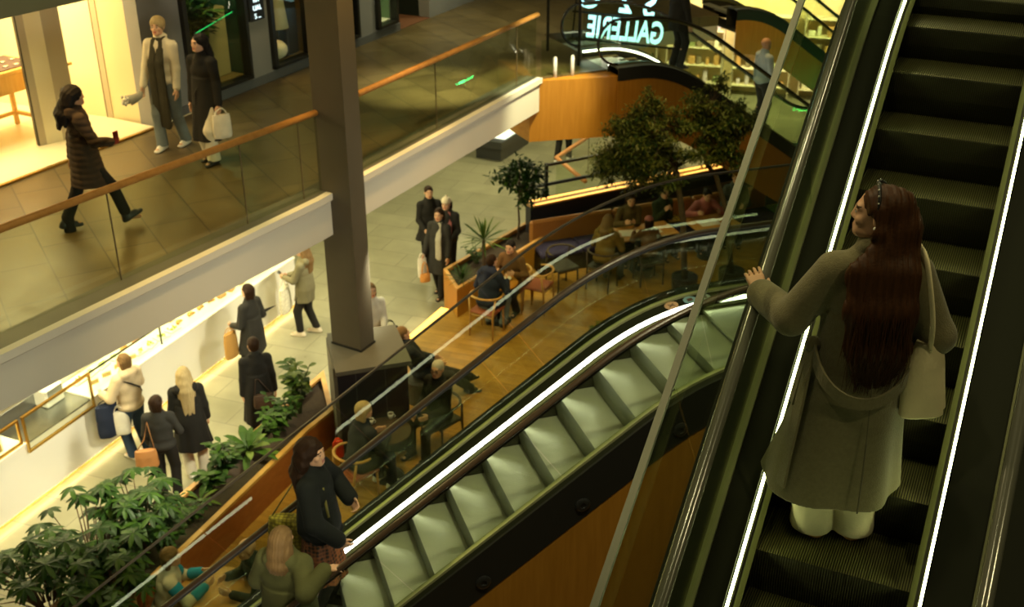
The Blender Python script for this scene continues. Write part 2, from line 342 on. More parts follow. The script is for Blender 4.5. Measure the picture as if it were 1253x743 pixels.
def shopwin(i,s0,s1,back,depth=.9,glass=M_glassc,plinth=M_gold2,wall=M_winback):
    o=empty('window_%d'%i,W0+dW*s0+Vector((0,0,zb)),math.atan2(dW.y,dW.x),kind='structure'); L=s1-s0; Hh=ztop-zb
    fr=MB(); t=.09; y=.03
    for c,dm in (((t/2,0,Hh/2),(t,.16,Hh)),((L-t*.35,0,Hh/2),(t*.7,.16,Hh)),((L/2,0,t*.3),(L,.16,t*.6)),((L/2,0,Hh-t/2),(L,.16,t))): fr.box(c,dm)
    fo_=fr.build('window_frame',M_frame,o)
    g=MB(); g.box((L/2,0,Hh/2),(L-t*1.6,.012,Hh-t)); g.build('window_pane',glass,fo_)
    bx=MB(); bx.box((L/2,depth,Hh/2),(L,.04,Hh)); bx.box((0.0,depth/2+.08,Hh/2),(.03,depth-.1,Hh)); bx.box((L,depth/2+.08,Hh/2),(.03,depth-.1,Hh)); bx.build('display_back',wall,o)
    p=MB(); p.box((L/2,depth/2+.05,.03),(L-.03,depth-.12,.06)); p.build('display_floor',plinth,o)
    return o
M_wg=mat('green display wall',(.025,.075,.045),.7,nscale=2.5,namt=.7); M_wt=mat('teal display wall',(.16,.26,.15),.6); M_wd=mat('gold display wall',(.20,.12,.03),.6,nscale=3,namt=.5)
win1=shopwin(1,*w1,0,1.0,wall=M_wg); win2=shopwin(2,*w2,0,1.0,wall=M_wd); win4=shopwin(4,*w4,0,.6); win3=shopwin(3,*w3,0,.7,wall=M_wt,plinth=M_pale)
def wl(s,y,z): p=W0+dW*s-nW*y; return Vector((p.x,p.y,z))
# shop entrance beyond the windows
wallseg(dE+1.15,dE+4,U,ztop); 
mb=MB(); a=W0+dW*dE-nW*1.2; b=W0+dW*(dE+1.2)-nW*1.2; mb.prism([a.xy,b.xy,(b-nW*.1).xy,(a-nW*.1).xy],U,ztop); mb.build('wall_entrance',mat('dark red wall',(.09,.03,.015),.6),kind='structure')
mb=MB(); a=W0+dW*dE; b=W0+dW*(dE+1.15); mb.prism([a.xy,b.xy,(b-nW*1.2).xy,(a-nW*1.2).xy],U,U+.012); mb.build('floor_entrance',mat('dark red mat',(.13,.05,.02),.8),kind='structure')
mb=MB(); a=wl(dE+.25,1.17,0); b=wl(dE+.85,1.17,0); mb.prism([a.xy,b.xy,(b+nW*.02).xy,(a+nW*.02).xy],U+.35,U+2.2); mb.build('lit_panel_trim',emis('lit panel',(1,.75,.3),1.6),kind='structure')
# black sign with white letters
def text(body,size,name,m,parent=None,loc=(0,0,0),rot=(0,0,0),ext=.01,align='CENTER',lh=1.0,bev=0):
    c=bpy.data.curves.new(name,'FONT'); c.body=body; c.size=size; c.extrude=ext; c.align_x=align; c.align_y='CENTER'; c.space_line=lh; c.offset=bev
    t=bpy.data.objects.new(name+'_tmp',c); COL.objects.link(t); bpy.context.view_layer.update()
    me=bpy.data.meshes.new_from_object(t.evaluated_get(bpy.context.evaluated_depsgraph_get())); bpy.data.objects.remove(t); me.materials.clear(); me.materials.append(m)
    o=bpy.data.objects.new(name,me); COL.objects.link(o)
    if parent: o.parent=parent
    o.location=loc; o.rotation_euler=rot; return o
s0,s1=Ws(302,14),Ws(320,12); zs0=Wp(311,25).z; zs1=zs0+.62
sg=empty('shop_sign',wl((s0+s1)/2,-.03,zs0),math.atan2(dW.y,dW.x),label='small black wall sign with lit white capital letters beside shop window',cat='sign')
mb=MB(); mb.box((0,0,(zs1-zs0)/2),((s1-s0)*1.0,.06,zs1-zs0),bev=.008); mb.build('panel',M_black,sg)
M_wl=emis('sign letters white',(.75,.95,1),1.6)
for i,(w_,sz) in enumerate((('RIT',.16),('UAL',.16),('S ...',.16))):
    text(w_,sz*.72,'lettering',M_wl,sg,(-.0,-.036,.335-.13*i),(math.pi/2,0,0),.004)
# ---------------------------------------------------------------- bright shop at the upper left
TD=azd(28.8); T1=at(188,157,U); T1.z=0; TL=T1-TD*6.5; nT=Vector((-TD.y,TD.x,0))
mb=MB(); mb.prism([TL.xy,T1.xy,(T1+nT*3.6).xy,(TL+nT*5).xy],U,U+.03); mb.build('floor_shop',mat('cream shop floor',(.86,.80,.58),.3),kind='structure')
mb=MB(); mb.prism([TL.xy,T1.xy,(T1+TD*.0-nT*.05).xy,(TL-nT*.05).xy],U,U+.028); mb.build('threshold_trim',M_brass,kind='structure')
SWa=at(185,153,U); SWb=at(92.6,140,U); SWa.z=SWb.z=0; sd=(SWb-SWa).normalized(); 
SWe=SWa+sd*4.2; sn=Vector((sd.y,-sd.x,0)); sn=sn if sn.x<0 or True else sn
def vwall(name,a,b,z0,z1,m,th=.06,kind='structure'):
    d=(b-a).normalized(); n=Vector((-d.y,d.x,0))*th
    mb=MB(); mb.prism([a.xy,b.xy,(b+n).xy,(a+n).xy],z0,z1); return mb.build(name,m,kind=kind)
L_=(SWb-SWa).length
j=SWa+sd*(along(SWa,SWb,136,146,U)) if False else SWa+(SWb-SWa)*.56
vwall('wall_shop_right',SWa,j-sd*.01,U,ztop,M_cream,-.06); vwall('wall_shop_right',j+sd*.01,SWe,U,ztop,M_cream2,-.06)
mb=MB(); mb.prism([(j-sd*.012).xy,(j+sd*.012).xy,(j+sd*.012-Vector((sd.y,-sd.x,0))*.008).xy,(j-sd*.012-Vector((sd.y,-sd.x,0))*.008).xy],U,ztop); mb.build('wall_joint_trim',mat('dark joint',(.10,.07,.03),.5),kind='structure')
mb=MB(); mb.prism([(j-sd*.11).xy,(j-sd*.012).xy,(j-sd*.012-Vector((sd.y,-sd.x,0))*.012).xy,(j-sd*.11-Vector((sd.y,-sd.x,0))*.012).xy],U,ztop); mb.build('wall_panel_trim',M_taupe,kind='structure')
vwall('wall_shop_back',SWe,SWe-TD*7,U,ztop,M_cream2,.06)
# partition with stripes (three flush panels)
PA=at(52,184,U); PA.z=0; pdv=sd
def pp(px,py): q=at(px,py,U); q.z=0; return q
P0=pp(50,181); P1=pp(60,176); P2=pp(75,172); P3=pp(95,165)
o=empty('partition',(P0.x,P0.y,U+.03),label='striped cream and taupe partition panel standing inside the bright shop',cat='partition')
pdn=(pp(88,172)-P0).normalized(); 
cuts=[(0,.10,M_taupe),(.10,.34,M_cream2),(.34,.60,M_taupe)]
pn=Vector((-pdn.y,pdn.x,0))
for a_,b_,m_ in cuts:
    q=pdn*a_; w=pdn*b_; mb=MB(); mb.prism([q.xy,w.xy,(w+pn*.07).xy,(q+pn*.07).xy],0,2.9); mb.build('panel',m_,o)
mb=MB(); q=-pdn*.02; mb.prism([q.xy,(0,0),(pn*.07).xy,(q+pn*.07).xy],0,2.9); mb.build('edge_strip',mat('dark edge',(.06,.05,.03),.5),o)
# jewellery display table
tc=pp(-12,178)
tb=empty('display_table',(tc.x,tc.y,U+.03),-R(28)+math.pi/2,label='honey coloured wooden display table with jewellery on top in the bright shop',cat='table')
M_honey=woodm('honey wood',(.62,.34,.08),(.74,.45,.13),.45,(8,1,1),2)
mb=MB(); mb.box((0,0,1.0),(1.7,.8,.06),bev=.01); mb.build('top',M_honey,tb)
mb=MB(); mb.box((0,0,.84),(1.6,.72,.26)); mb.build('apron',M_honey,tb)
for sx in(-1,1):
    for sy in(-1,1): mb=MB(); mb.box((sx*.79,sy*.35,.5),(.06,.06,.98),bev=.006); mb.build('leg',M_honey,tb)
for sx in (-1,1): mb=MB(); mb.box((sx*.79,0,.2),(.05,.68,.05)); mb.build('stretcher',M_honey,tb)
mb=MB(); mb.box((0,.33,.2),(1.55,.05,.05)); mb.build('stretcher',M_honey,tb)
jt=mat('dark display cloth',(.10,.06,.05),.8)
tm=tb.matrix_basis if False else Matrix.Translation(tb.location)@Matrix.Rotation(tb.rotation_euler.z,4,'Z')
cl=MB(); cl.box((0,0,.008),(1.55,.68,.016)); cl.build('display_cloth',jt,None,loc=tm@Vector((0,0,1.03)),rz=tb.rotation_euler.z,label='dark display cloth lying on the honey coloured jewellery table',cat='cloth')
jm=mat('silver jewel',(.75,.72,.62),.2,1)
rng=random.Random(3)
for i in range(26):
    x,y=(i%9-4)*.17+rng.uniform(-.03,.03),(i//9-1)*.2+rng.uniform(-.05,.05)
    mb=MB(); mb.lathe([(.02,0),(.04,.003),(.045,.012),(.028,.016),(.02,.012)],n=10); mb.build('jewel_tray',jm,None,smooth=True,loc=tm@Vector((x,y,1.046)),label='small silver jewel piece on the dark cloth of shop table',cat='jewellery',group='jewellery on the display table')
mb=MB(); mb.box((0,0,.45),(.04,.04,.9)); mb.box((0,0,.9),(.5,.04,.04)); mb.build('display_stand',M_honey,None,loc=Vector((*pp(84,158).xy,U+.03)),rz=R(60),label='slim honey wood T-shaped stand leaning by the cream shop wall',cat='stand')
# ---------------------------------------------------------------- items in the windows
def rot4(a): return Matrix.Rotation(a,4,'Z')
def blob_leafs(mb,c,n,L,w,rng,spread=.5,up=.5,mi=0):
    for i in range(n):
        a=rng.uniform(0,2*math.pi); e=rng.uniform(-.1,1.2)*up; d=Vector((math.cos(a)*math.cos(e),math.sin(a)*math.cos(e),math.sin(e)))
        p=Vector(c)+Vector((rng.gauss(0,spread*.4),rng.gauss(0,spread*.4),rng.gauss(0,spread*.3)))
        leaf(mb,p,d,L*rng.uniform(.7,1.2),w*rng.uniform(.8,1.2),mi)
def leaf(mb,p,d,L,w,mi=0,droop=.25,fold=.15):
    d=d.normalized(); s=d.cross(Vector((0,0,1))); s=s.normalized() if s.length>.05 else Vector((1,0,0)); nn=s.cross(d).normalized()
    pts=[]
    for t,ww in ((0,.08),(.3,.85),(.6,1),(.85,.6),(1,.04)):
        c=p+d*L*t-Vector((0,0,1))*droop*L*t*t
        pts+= [c-s*w*.5*ww+nn*fold*w*ww*.5, c, c+s*w*.5*ww+nn*fold*w*ww*.5]
    f=[]
    for i in range(4):
        for k in range(2): f.append((i*3+k,i*3+k+1,i*3+k+4,i*3+k+3))
    mb.add(pts,f,mi)
# ================================================================== escalators
M_rub=mat('black handrail rubber',(.02,.019,.016),.22,spec=.6)
M_deck=mat('dark deck metal',(.013,.014,.007),.5,0,spec=.1)
M_deckl=mat('olive deck metal',(.15,.15,.08),.4,.5)
M_skirt=mat('dark skirt',(.035,.033,.02),.45,.3)
M_brush=mat('skirt brush olive',(.10,.105,.03),.8)
M_stepR=mat('ribbed step metal',(.155,.155,.055),.40,.6)
M_riserR=mat('ribbed riser dark',(.055,.052,.028),.45,.5)
M_groove=mat('groove dark',(.035,.034,.022),.6,.3)
M_stepM=mat('satin step metal',(.62,.62,.50),.34,.7,nscale=8,namt=.12,stretch=(1,14,1))
M_riserM=mat('riser satin',(.26,.27,.21),.36,.7)
M_cap=mat('grey guard cap',(.16,.16,.12),.4,.3)
M_truss=mat('truss dark',(.012,.012,.010),.6)
def escalator(name,P0,az,s,w,kb,kt,label,vl,vr,hl,hr,deckl,deckr,led=(True,True),ledm=M_led,guard=None,step_m=M_stepR,riser_m=M_riserR,top_flat=2.0,bot_flat=1.5,ribs=70,zt=None,zbm=None,clad=None,hw=.04,mir=1,newel=(False,False),panel=2.0,sign=1,hm=M_rub,ledh=.08,glass=M_glassg,guard_j=[],bolts=False,deckm=M_deck,guard_x=None,steps=True,ledl=(.012,.012),trimm=None,ledr=None,ledt=.012,ribh=.009,groove=True,capw=.018):
    T=math.tan(TH)
    o=empty(name,P0,math.pi/2-R(az),label=label,cat='escalator'); o.scale=(s,s,s)
    xb,xt=.4*kb,.4*kt; zT=xt*T if zt is None else zt; zB=xb*T if zbm is None else zbm
    def smin(a,b,k): h=max(k-abs(a-b),0)/k; return min(a,b)-h*h*k/4
    def prof(x): return -smin(-smin(x*T,zT,.45),-zB,.45)
    def P(x,v,h):
        z=prof(x); dz=(prof(x+.01)-prof(x-.01))/.02; l=math.hypot(1,dz)
        return Vector((x-dz/l*h,-v*mir,z+h/l))
    X0=zB/T-bot_flat; X1=zT/T+top_flat
    def rings(x0,x1,poly,step=.12):
        n=max(2,int((x1-x0)/step)+1); return [[P(x0+(x1-x0)*i/(n-1),v,h) for v,h in poly] for i in range(n)]
    def part(nm,poly,m,x0=X0,x1=X1,smooth=False):
        mb=MB(); mb.sweep(rings(x0,x1,poly)); return mb.build(nm,m,o,smooth=smooth)
    hD=ledh
    # steps
    if steps:
      for k in range(int(X0/.4)-0,int(X1/.4)):
        zk=prof(.4*k); zk1=prof(.4*(k-1)); rise=max(.004,zk-zk1)
        path=[((.012,-rise),(-1,0)),((-.012,-rise*.5),(-1,.1)),((0,0),(-.7,.7)),((.03,.001),(0,1)),((.412,0),(0,1))]
        rg=[]
        for (x,z),(nx,nz) in path:
            ring=[]
            for i in range(ribs):
                v0=.004+(w-.008)*i/ribs; dv=(w-.008)/ribs
                for q,hh in ((.0,0),(.5,0),(.5,ribh),(1,ribh)): ring.append((x+nx*hh,-(v0+dv*q)*mir,z+nz*hh))
            ring+= [(x-nx*.05+.0,-(w-.004)*mir,z-nz*.05),(x-nx*.05,-.004*mir,z-nz*.05)]
            rg.append(ring)
        mb=MB(); mb.sweep(rg[:3],mi=1); mb.sweep(rg[2:],mi=0)
        nR=len(rg[0])
        for fi,f_ in enumerate(mb.f):
            if len(f_)==4 and fi%(nR)<ribs*4: pass
        for fi,f_ in enumerate(mb.f):
            if len(f_)==4 and groove:
                a_=f_[0]%nR
                if a_<ribs*4 and a_%4!=2: mb.mi[fi]=2
        mb.build('step',[step_m,riser_m,M_groove],o,loc=(.4*k,0,zk))
    # skirts, decks
    part('skirt_panel',[(-.002,-.28),(-.002,hD-.03),(-.018,hD-.03),(-.018,-.28)],M_skirt)
    part('skirt_panel',[(w+.002,-.28),(w+.002,hD-.03),(w+.018,hD-.03),(w+.018,-.28)],M_skirt)
    part('skirt_brush',[(-.003,hD-.045),(.026,hD-.038),(.026,hD-.03),(-.003,hD-.02)],M_brush)
    part('skirt_brush',[(w+.003,hD-.045),(w-.026,hD-.038),(w-.026,hD-.03),(w+.003,hD-.02)],M_brush)
    def deck(nm,va,vb,ha,hb):
        return part(nm,[(va,ha),(vb,hb),(vb,hb-.03),(va,ha-.03)],deckm)
    hD=ledh
    deck('deck',-.05,vl+.02,hD+.02,hD+.03); deck('deck',vl-.02,-deckl,hD+.03,hD+.02)
    deck('deck',w+.05,vr-.02,hD+.02,hD+.03); deck('deck',vr+.02,deckr,hD+.03,hD+.02)
    part('deck_trim',[(vl-.022,hD+.0),(vl+.022,hD+.0),(vl+.022,hD+.055),(vl-.022,hD+.055)],trimm or M_deckl)
    part('deck_trim',[(vr-.022,hD+.0),(vr+.022,hD+.0),(vr+.022,hD+.055),(vr-.022,hD+.055)],trimm or M_deckl)
    # light strips along the skirts
    for vv,sg,on in ((-.03,-1,led[0]),(w+.03,1,led[1])):
        ledw,ledhh=(ledl if sg<0 else (ledr or ledl))
        lp_=part('light_profile',[(vv-sg*.013,-.02),(vv-sg*.013,hD-.018),(vv+sg*(ledw+.01),hD-.005),(vv+sg*(ledw+.01),-.02)],M_skirt)
        part('light_strip',[(vv-sg*ledt,hD-.015),(vv+sg*ledw,hD+ledhh),(vv+sg*(ledw+.01),hD-.0),(vv,hD-.03)],ledm if on else M_deckl).parent=lp_
    # glass and handrails
    for v,h in ((vl,hl),(vr,hr)):
        x=X0+.1
        while x<X1-.15:
            x1=min(x+panel,X1-.1); part('glass_panel',[(v-.005,hD+.05),(v+.005,hD+.05),(v+.005,h-.03),(v-.005,h-.03)],glass,x+.004,x1-.004); x=x1
        n=10; poly=[(v+hw*math.cos(a),h+.024*math.sin(a)-.004) for a in [2*math.pi*i/n for i in range(n)]]
        rg=rings(X0+.05,X1-.05,poly)
        for which in (0,1):
            if newel[which]:
                xe=X0+.05 if which==0 else X1-.05; sx=-1 if which==0 else 1; r=(h-hD-.05)/2; c=P(xe,v,hD+.05+r); lp=[]
                for i in range(1,15):
                    a=math.pi/2-math.pi*i/14
                    cx,cz=c.x+sx*r*math.cos(a),c.z+r*math.sin(a)
                    lp.append([Vector((cx+sx*math.cos(a)*q[1],-q[0]*mir,cz+math.sin(a)*q[1])) for q in [(v+hw*math.cos(b),.024*math.sin(b)) for b in [2*math.pi*j/n for j in range(n)]]])
                if which==1: rg=rg+lp
                else: rg=lp[::-1]+rg
                gm=MB(); cc=[]
                for i in range(15):
                    a=math.pi/2-math.pi*i/14; cc.append((c.x+sx*(r-.03)*math.cos(a),c.z+(r-.03)*math.sin(a)))
                gm.sweep([[(a_,-(v-.005)*mir,b_) for a_,b_ in cc],[(a_,-(v+.005)*mir,b_) for a_,b_ in cc]]); gm.build('newel_glass',glass,o)
        mb=MB(); mb.sweep(rg); hrl=mb.build('handrail',hm,o,smooth=True)
        part('handrail_guide',[(v-.018,h-.05),(v+.018,h-.05),(v+.018,h-.018),(v-.018,h-.018)],M_deckl if hm is M_rub else M_black,X0+.1,X1-.1).parent=hrl
    # guard glass on the left side
    if guard:
        vg,hg=guard; gx0,gx1=guard_x or (X0,X1)
        cuts=[gx0]+[q for q in guard_j if gx0<q<gx1]+[gx1]
        for a,b in zip(cuts[:-1],cuts[1:]): part('guard_panel',[(vg-.006,hD+.0),(vg+.006,hD+.0),(vg+.006,hg),(vg-.006,hg)],M_glassg,a+.005,b-.005)
        part('guard_cap',[(vg-capw,hg-.01),(vg+capw,hg-.01),(vg+capw,hg+capw*1.2),(vg-capw,hg+capw*1.2)],M_cap if capw>.012 else mat('thin brown cap',(.06,.045,.03),.4),gx0,gx1)
    # outer cladding
    if clad:
        for side,(m1,band,depth) in clad.items():
            v=-deckl+.0 if side=='l' else deckr; sg=-1 if side=='l' else 1
            part('side_band',[(v,hD+.02),(v+sg*.025,hD+.02),(v+sg*.025,-band),(v,-band)],M_truss)
            x0,x1=X0,X1; n=max(2,int((x1-x0)/.15)+1); rg=[]
            for i in range(n):
                x=x0+(x1-x0)*i/(n-1); a=P(x,v,-band); zz=max(a.z-depth,zB-.35) if depth<50 else (-(P0[2])/s)
                rg.append([Vector((a.x,-(v)*mir,a.z)),Vector((a.x,-(v+sg*.02)*mir,a.z)),Vector((a.x,-(v+sg*.02)*mir,zz)),Vector((a.x,-v*mir,zz))])
            mb=MB(); mb.sweep(rg); mb.build('side_cladding',M_clad,o)
            if bolts:
                for i in range(7):
                    q=P(.1+i*.98,v+sg*.026,-band*.62); mb=MB(); Mx=Matrix.Rotation(math.pi/2,3,'X')
                    pr=[(.005,.0),(.075,.0),(.075,.012),(.06,.02),(.03,.022),(.028,.012),(.005,.012)]
                    rr=[[q+Mx@Vector((r*math.cos(a),r*math.sin(a),-z*sg*-1*mir)) for a in [2*math.pi*j/18 for j in range(18)]] for r,z in pr]
                    mb.sweep(rr); mb.build('bolt_cover',mat('bolt black',(.02,.02,.02),.3),o)
    # truss underside
    vA,vB=-deckl+.03,deckr-.03
    part('truss_soffit',[(vA,-.30),(vB,-.30),(vB,-.36),(vA,-.36)],M_truss)
    # landing plates
    mb=MB(); xf=zT/T+.35; mb.box(((xf+X1)/2+.1,-(w/2)*mir,zT-.012),(X1-xf-.2,w-.02,.03)); mb.build('comb_plate',M_stepM if step_m is M_stepM else M_deckl,o)
    return o,P,prof
CAM=Vector((0,0,CAMZ))
def scaled(p,s): return CAM+(Vector(p)-CAM)*s
SR,SM=.82,.85
PR=scaled((2.33,6.97,CAMZ-2.29),SR); PM=scaled((-1.74,8.84,CAMZ-7.69),SM)
escR,RP,Rprof=escalator('escalator',PR,25.45,SR,.846,-14,3.0,'large foreground escalator with dark ribbed steps carrying the woman in the long coat',-.215,1.135,.79,.79,.42,1.36,ledm=M_ledR,guard=(-.41,1.15),top_flat=2.2,bot_flat=.3,ribs=64,ribh=.016,ledl=(.001,.001),ledt=.004,zt=.68,panel=2.6,hm=mat('shiny handrail',(.10,.10,.075),.16,spec=.8),ledh=.07,guard_j=[-5.2,-2.1,1.4],hw=.036)
M_gstrip=mat('pale olive strip',(.46,.46,.24),.35,.4)
PM=PM-azl(72.02)*.27*SM
escM,MP,Mprof=escalator('escalator',PM,72.02,SM,1.117,-7,8.6,'middle escalator with bright steps and orange wood side below the dark handrail',-.20,1.22,.79,.88,.42,1.29,ledm=M_led,guard=(-.42,1.31),step_m=M_stepM,riser_m=M_riserM,top_flat=2.3,bot_flat=.6,ribs=46,ribh=.003,groove=False,capw=.010,panel=1.45,hm=mat('brown handrail',(.055,.032,.018),.3,spec=.6),ledh=.055,clad={'r':(M_clad,.36,99)},bolts=True,guard_j=[-2.2,-.65,.9,2.45],hw=.036,led=(True,True),zbm=-3.2,ledl=(.012,.020),ledr=(.010,.012),trimm=M_gstrip)
# far pair of escalators descending from the upper floor (ascending towards the left)
DA=66+180
PDt=Vector((.54,18.76,0)); dD=azd(66); PD0=Vector((2.62,19.69,U)) 
# local v runs to the right of the ascent; near side (towards camera) is on the left of the ascent direction
escD,DP,_=escalator('escalator',PD0-Vector((0,0,0)),DA,1.0,.9,-9.5,0,'far escalator with broad dark band and orange wood side coming down from the walkway end',-.25,1.15,.92,.92,.38,1.28,top_flat=1.05,bot_flat=.6,ribs=4,steps=True,zt=0.0,clad={'l':(M_clad,.10,1.02)},newel=(False,True),step_m=M_stepM,riser_m=M_riserM,deckm=mat('blue grey band',(.13,.155,.165),.4,.1),ledh=.10,hm=M_rub,hw=.03)
PE0=Vector((5.15,24.08,U))
escE,EP,_=escalator('escalator',PE0,DA,1.0,.9,-9,0,'farthest escalator with curved dark band behind the mirrored blue sign',-.25,1.15,.92,.92,.38,1.28,top_flat=.7,bot_flat=.6,ribs=4,steps=True,zt=0.0,clad={'l':(M_clad,.10,.72)},newel=(False,False),step_m=M_stepM,riser_m=M_riserM,deckm=mat('blue grey band',(.13,.155,.165),.4,.1),ledh=.10,hm=M_rub,hw=.03,led=(False,False))
# boxed-in bridge side below the landing next to the white beam
mb=MB(); a=Vector((.30,18.62,0)); b=PD0-dD*1.0; nn=Vector((dD.y,-dD.x,0))
mb.prism([a.xy,(b+nn*.36).xy,(b-nn*1.2).xy,(a-nn*1.0).xy],3.02,U-.03); mb.build('bridge_cladding_trim',M_clad,kind='structure')
mb=MB(); a2=a-nn*.0; c=at(629,150,3.2); c.z=0
mb.prism([a.xy,(a+(c-a)*1.0).xy,(c-nn*.5).xy,(a-nn*.9).xy],3.02,3.5); mb.build('bridge_end_trim',M_rim,kind='structure')
# black posts of the opening
for i,(px,py,z0,z1) in enumerate(((707,115,3.6,6.6),(670,62,U,6.4))):
    p=at(px,py,z0) if i==0 else at(px,py,U)
    mb=MB(); mb.box((0,0,(z1-z0)/2),(.05,.05,z1-z0),bev=.005); mb.build('steel_post',M_black,None,loc=(p.x,p.y,z0),label=('black square steel post standing in front of the orange wood bridge side','black square steel post at the end of the walkway rail')[i],cat='post')
# ================================================================== food counter
C0=at(0,654.5,0); dC=azd(23.2); nC=Vector((dC.y,-dC.x,0))   # nC points to the customers
CRZ=math.atan2(dC.y,dC.x)                                    # local x along counter, y = away from customers
def Cs(px,py,z): return (at(px,py,z)-Vector((C0.x,C0.y,0))).dot(dC)
def Cp(s,y,z): p=C0+dC*s-nC*y; return Vector((p.x,p.y,z))
S_A,S_B,S_C,S_D=Cs(42,545,1.0),Cs(123,490,1.0),Cs(210,428,1.0),Cs(278,380,1.0)
S0,S1=-3.0,S_D+2.2
ct=empty('counter',Cp(0,0,0),CRZ,label='long white food counter with glowing gold plinth along the stone corridor',cat='counter')
mb=MB(); mb.box(((S0+S1)/2,.45,.53),(S1-S0,.9,.86)); mb.build('body',M_white,ct)
mb=MB(); mb.box(((S0+S1)/2,.50,.05),(S1-S0,.86,.10)); mb.build('plinth',woodm('plinth wood',(.50,.30,.06),(.6,.38,.1),.5),ct)
mb=MB(); mb.box(((S0+S1)/2,.035,.085),(S1-S0,.015,.018)); mb.build('plinth_light',emis('plinth light',(1,.82,.40),22),ct)
M_wtop=mat('white worktop',(.86,.84,.74),.25)
mb=MB(); mb.box(((S0+S_A)/2,.44,.98),(S_A-S0,.92,.04)); mb.box(((S_B+S1)/2,.44,.98),(S1-S_B,.92,.04)); mb.build('worktop',M_wtop,ct)
vg=MB()
for i in range(14): vg.box((S_A-1.02+.0,-.004,.20+i*.022),(.34,.01,.010))
vg.build('vent_grille',mat('vent white',(.8,.79,.7),.5),ct)
# steel preparation well
mb=MB(); mb.box(((S_A+S_B)/2,.45,.97),(S_B-S_A-.02,.9,.02)); mb.build('steel_well',M_steel,ct)
mb=MB(); mb.box(((S_A+S_B)/2,.72,1.08),(S_B-S_A-.1,.3,.2),bev=.01); mb.build('steel_block',M_steel,ct)
def glasscase(name,s0,s1,y,z0,z1,label,posts=True,tilt=0):
    o=empty(name,Cp(s0,y,z0),CRZ,label=label,cat='glass guard'); L=s1-s0; h=z1-z0
    mb=MB(); mb.box((L/2,0,h/2),(L-.04,.01,h-.02)); mb.build('glass_pane',M_glassc,o)
    for x in (0,L): mb=MB(); mb.box((x,0,h/2),(.028,.03,h)); mb.build('post',M_brass,o)
    mb=MB(); mb.box((L/2,0,h),(L+.03,.035,.03)); mb.build('top_rail',M_brass,o)
    mb=MB(); mb.box((L/2,0,.015),(L+.03,.035,.03)); mb.build('bottom_rail',M_brass,o)
    return o
glasscase('counter_guard',S_A-1.3,S_A-.05,.02,1.0,1.36,'small brass-framed glass guard in front of jars at counter left end')
glasscase('counter_guard',S_A,S_B,-.04,.86,1.40,'large brass-framed glass guard before the empty steel well')
# long display case: glass, light rail and inner shelf
dc=empty('display_case',Cp(S_B+.05,0,1.022),CRZ,label='long brightly lit glass display case full of food on the white counter',cat='display case'); L=S1-S_B-.1
mb=MB(); mb.box((L/2,.06,.15),(L,.01,.30)); mb.build('front_glass',M_glassc,dc)
mb=MB(); mb.box((L/2,.33,.31),(L,.55,.01)); mb.build('top_glass',M_glassc,dc)
mb=MB(); mb.box((L/2,.06,.31),(L,.02,.018)); mb.build('edge_rail',M_black,dc)
mb=MB(); mb.box((L/2,.62,.30),(L,.05,.03)); mb.build('light_rail',emis('case light',(1,.88,.52),5),dc)
mb=MB(); mb.box((L/2,.64,.14),(L,.02,.28)); mb.build('back_panel',M_white,dc)
for x in (S_C-S_B,): mb=MB(); mb.box((x,.055,.16),(.02,.02,.32)); mb.build('divider_post',M_black,dc)
foods=[('cake_slice',(.75,.55,.18)),('green_salad_tray',(.36,.45,.10)),('pastry',(.62,.36,.10)),('sandwich',(.72,.60,.32))]
rng=random.Random(11)
def food(kind,loc,rz,sc=1,loose=False):
    mb=MB()
    if kind=='cake_slice': mb.prism([(0,0),(.13,-.04),(.13,.04)],0,.06); mb.prism([(0,0),(.132,-.042),(.132,.042)],.06,.072,1); ms=[mat('sponge',(.75,.55,.22),.8),mat('icing',(.9,.82,.6),.4)]
    elif kind=='green_salad_tray':
        mb.box((0,0,.01),(.22,.16,.02)); 
        for i in range(14): leaf(mb,Vector((rng.uniform(-.06,.06),rng.uniform(-.04,.04),.02)),Vector((rng.uniform(-1,1),rng.uniform(-1,1),.9)),.05,.035,1)
        ms=[mat('white tray',(.85,.85,.75),.3),mat('salad green',(.38,.48,.10),.5)]
    elif kind=='pastry':
        mb.tube([(.07*math.cos(a),.07*math.sin(a),.025) for a in [math.pi*(.1+.8*i/8) for i in range(9)]],[.01,.018,.025,.03,.032,.03,.025,.018,.01],8); ms=[mat('pastry crust',(.58,.30,.07),.5,nscale=30,namt=.3)]
    else:
        mb.box((0,0,.016),(.16,.09,.03),bev=.01); mb.box((0,0,.036),(.165,.095,.012),mi=1); mb.box((0,0,.056),(.16,.09,.028),bev=.012); ms=[mat('bread',(.66,.42,.16),.7),mat('filling',(.75,.45,.2),.5)]
    lab={'cake_slice':'slice of iced cake in the lit counter display','green_salad_tray':'white tray of green salad in the lit counter display','pastry':'curved baked pastry in the lit counter display','sandwich':'filled bread sandwich in the lit counter display'}[kind]
    o=mb.build(kind,ms,None,smooth=kind=='pastry',loc=loc,rz=rz,label=lab,cat='food',group=kind.replace('_',' ')+'s in the counter display')
    return o
n=0
for i in range(int(L/.26)):
    s=S_B+.25+i*.26
    if s>S_D+1.6: break
    for y in (.22,.46):
        k=foods[(i//4+ (1 if y>.3 else 0))%4][0]; food(k,Cp(s+rng.uniform(-.02,.02),y,1.004),CRZ+rng.uniform(-.3,.3))
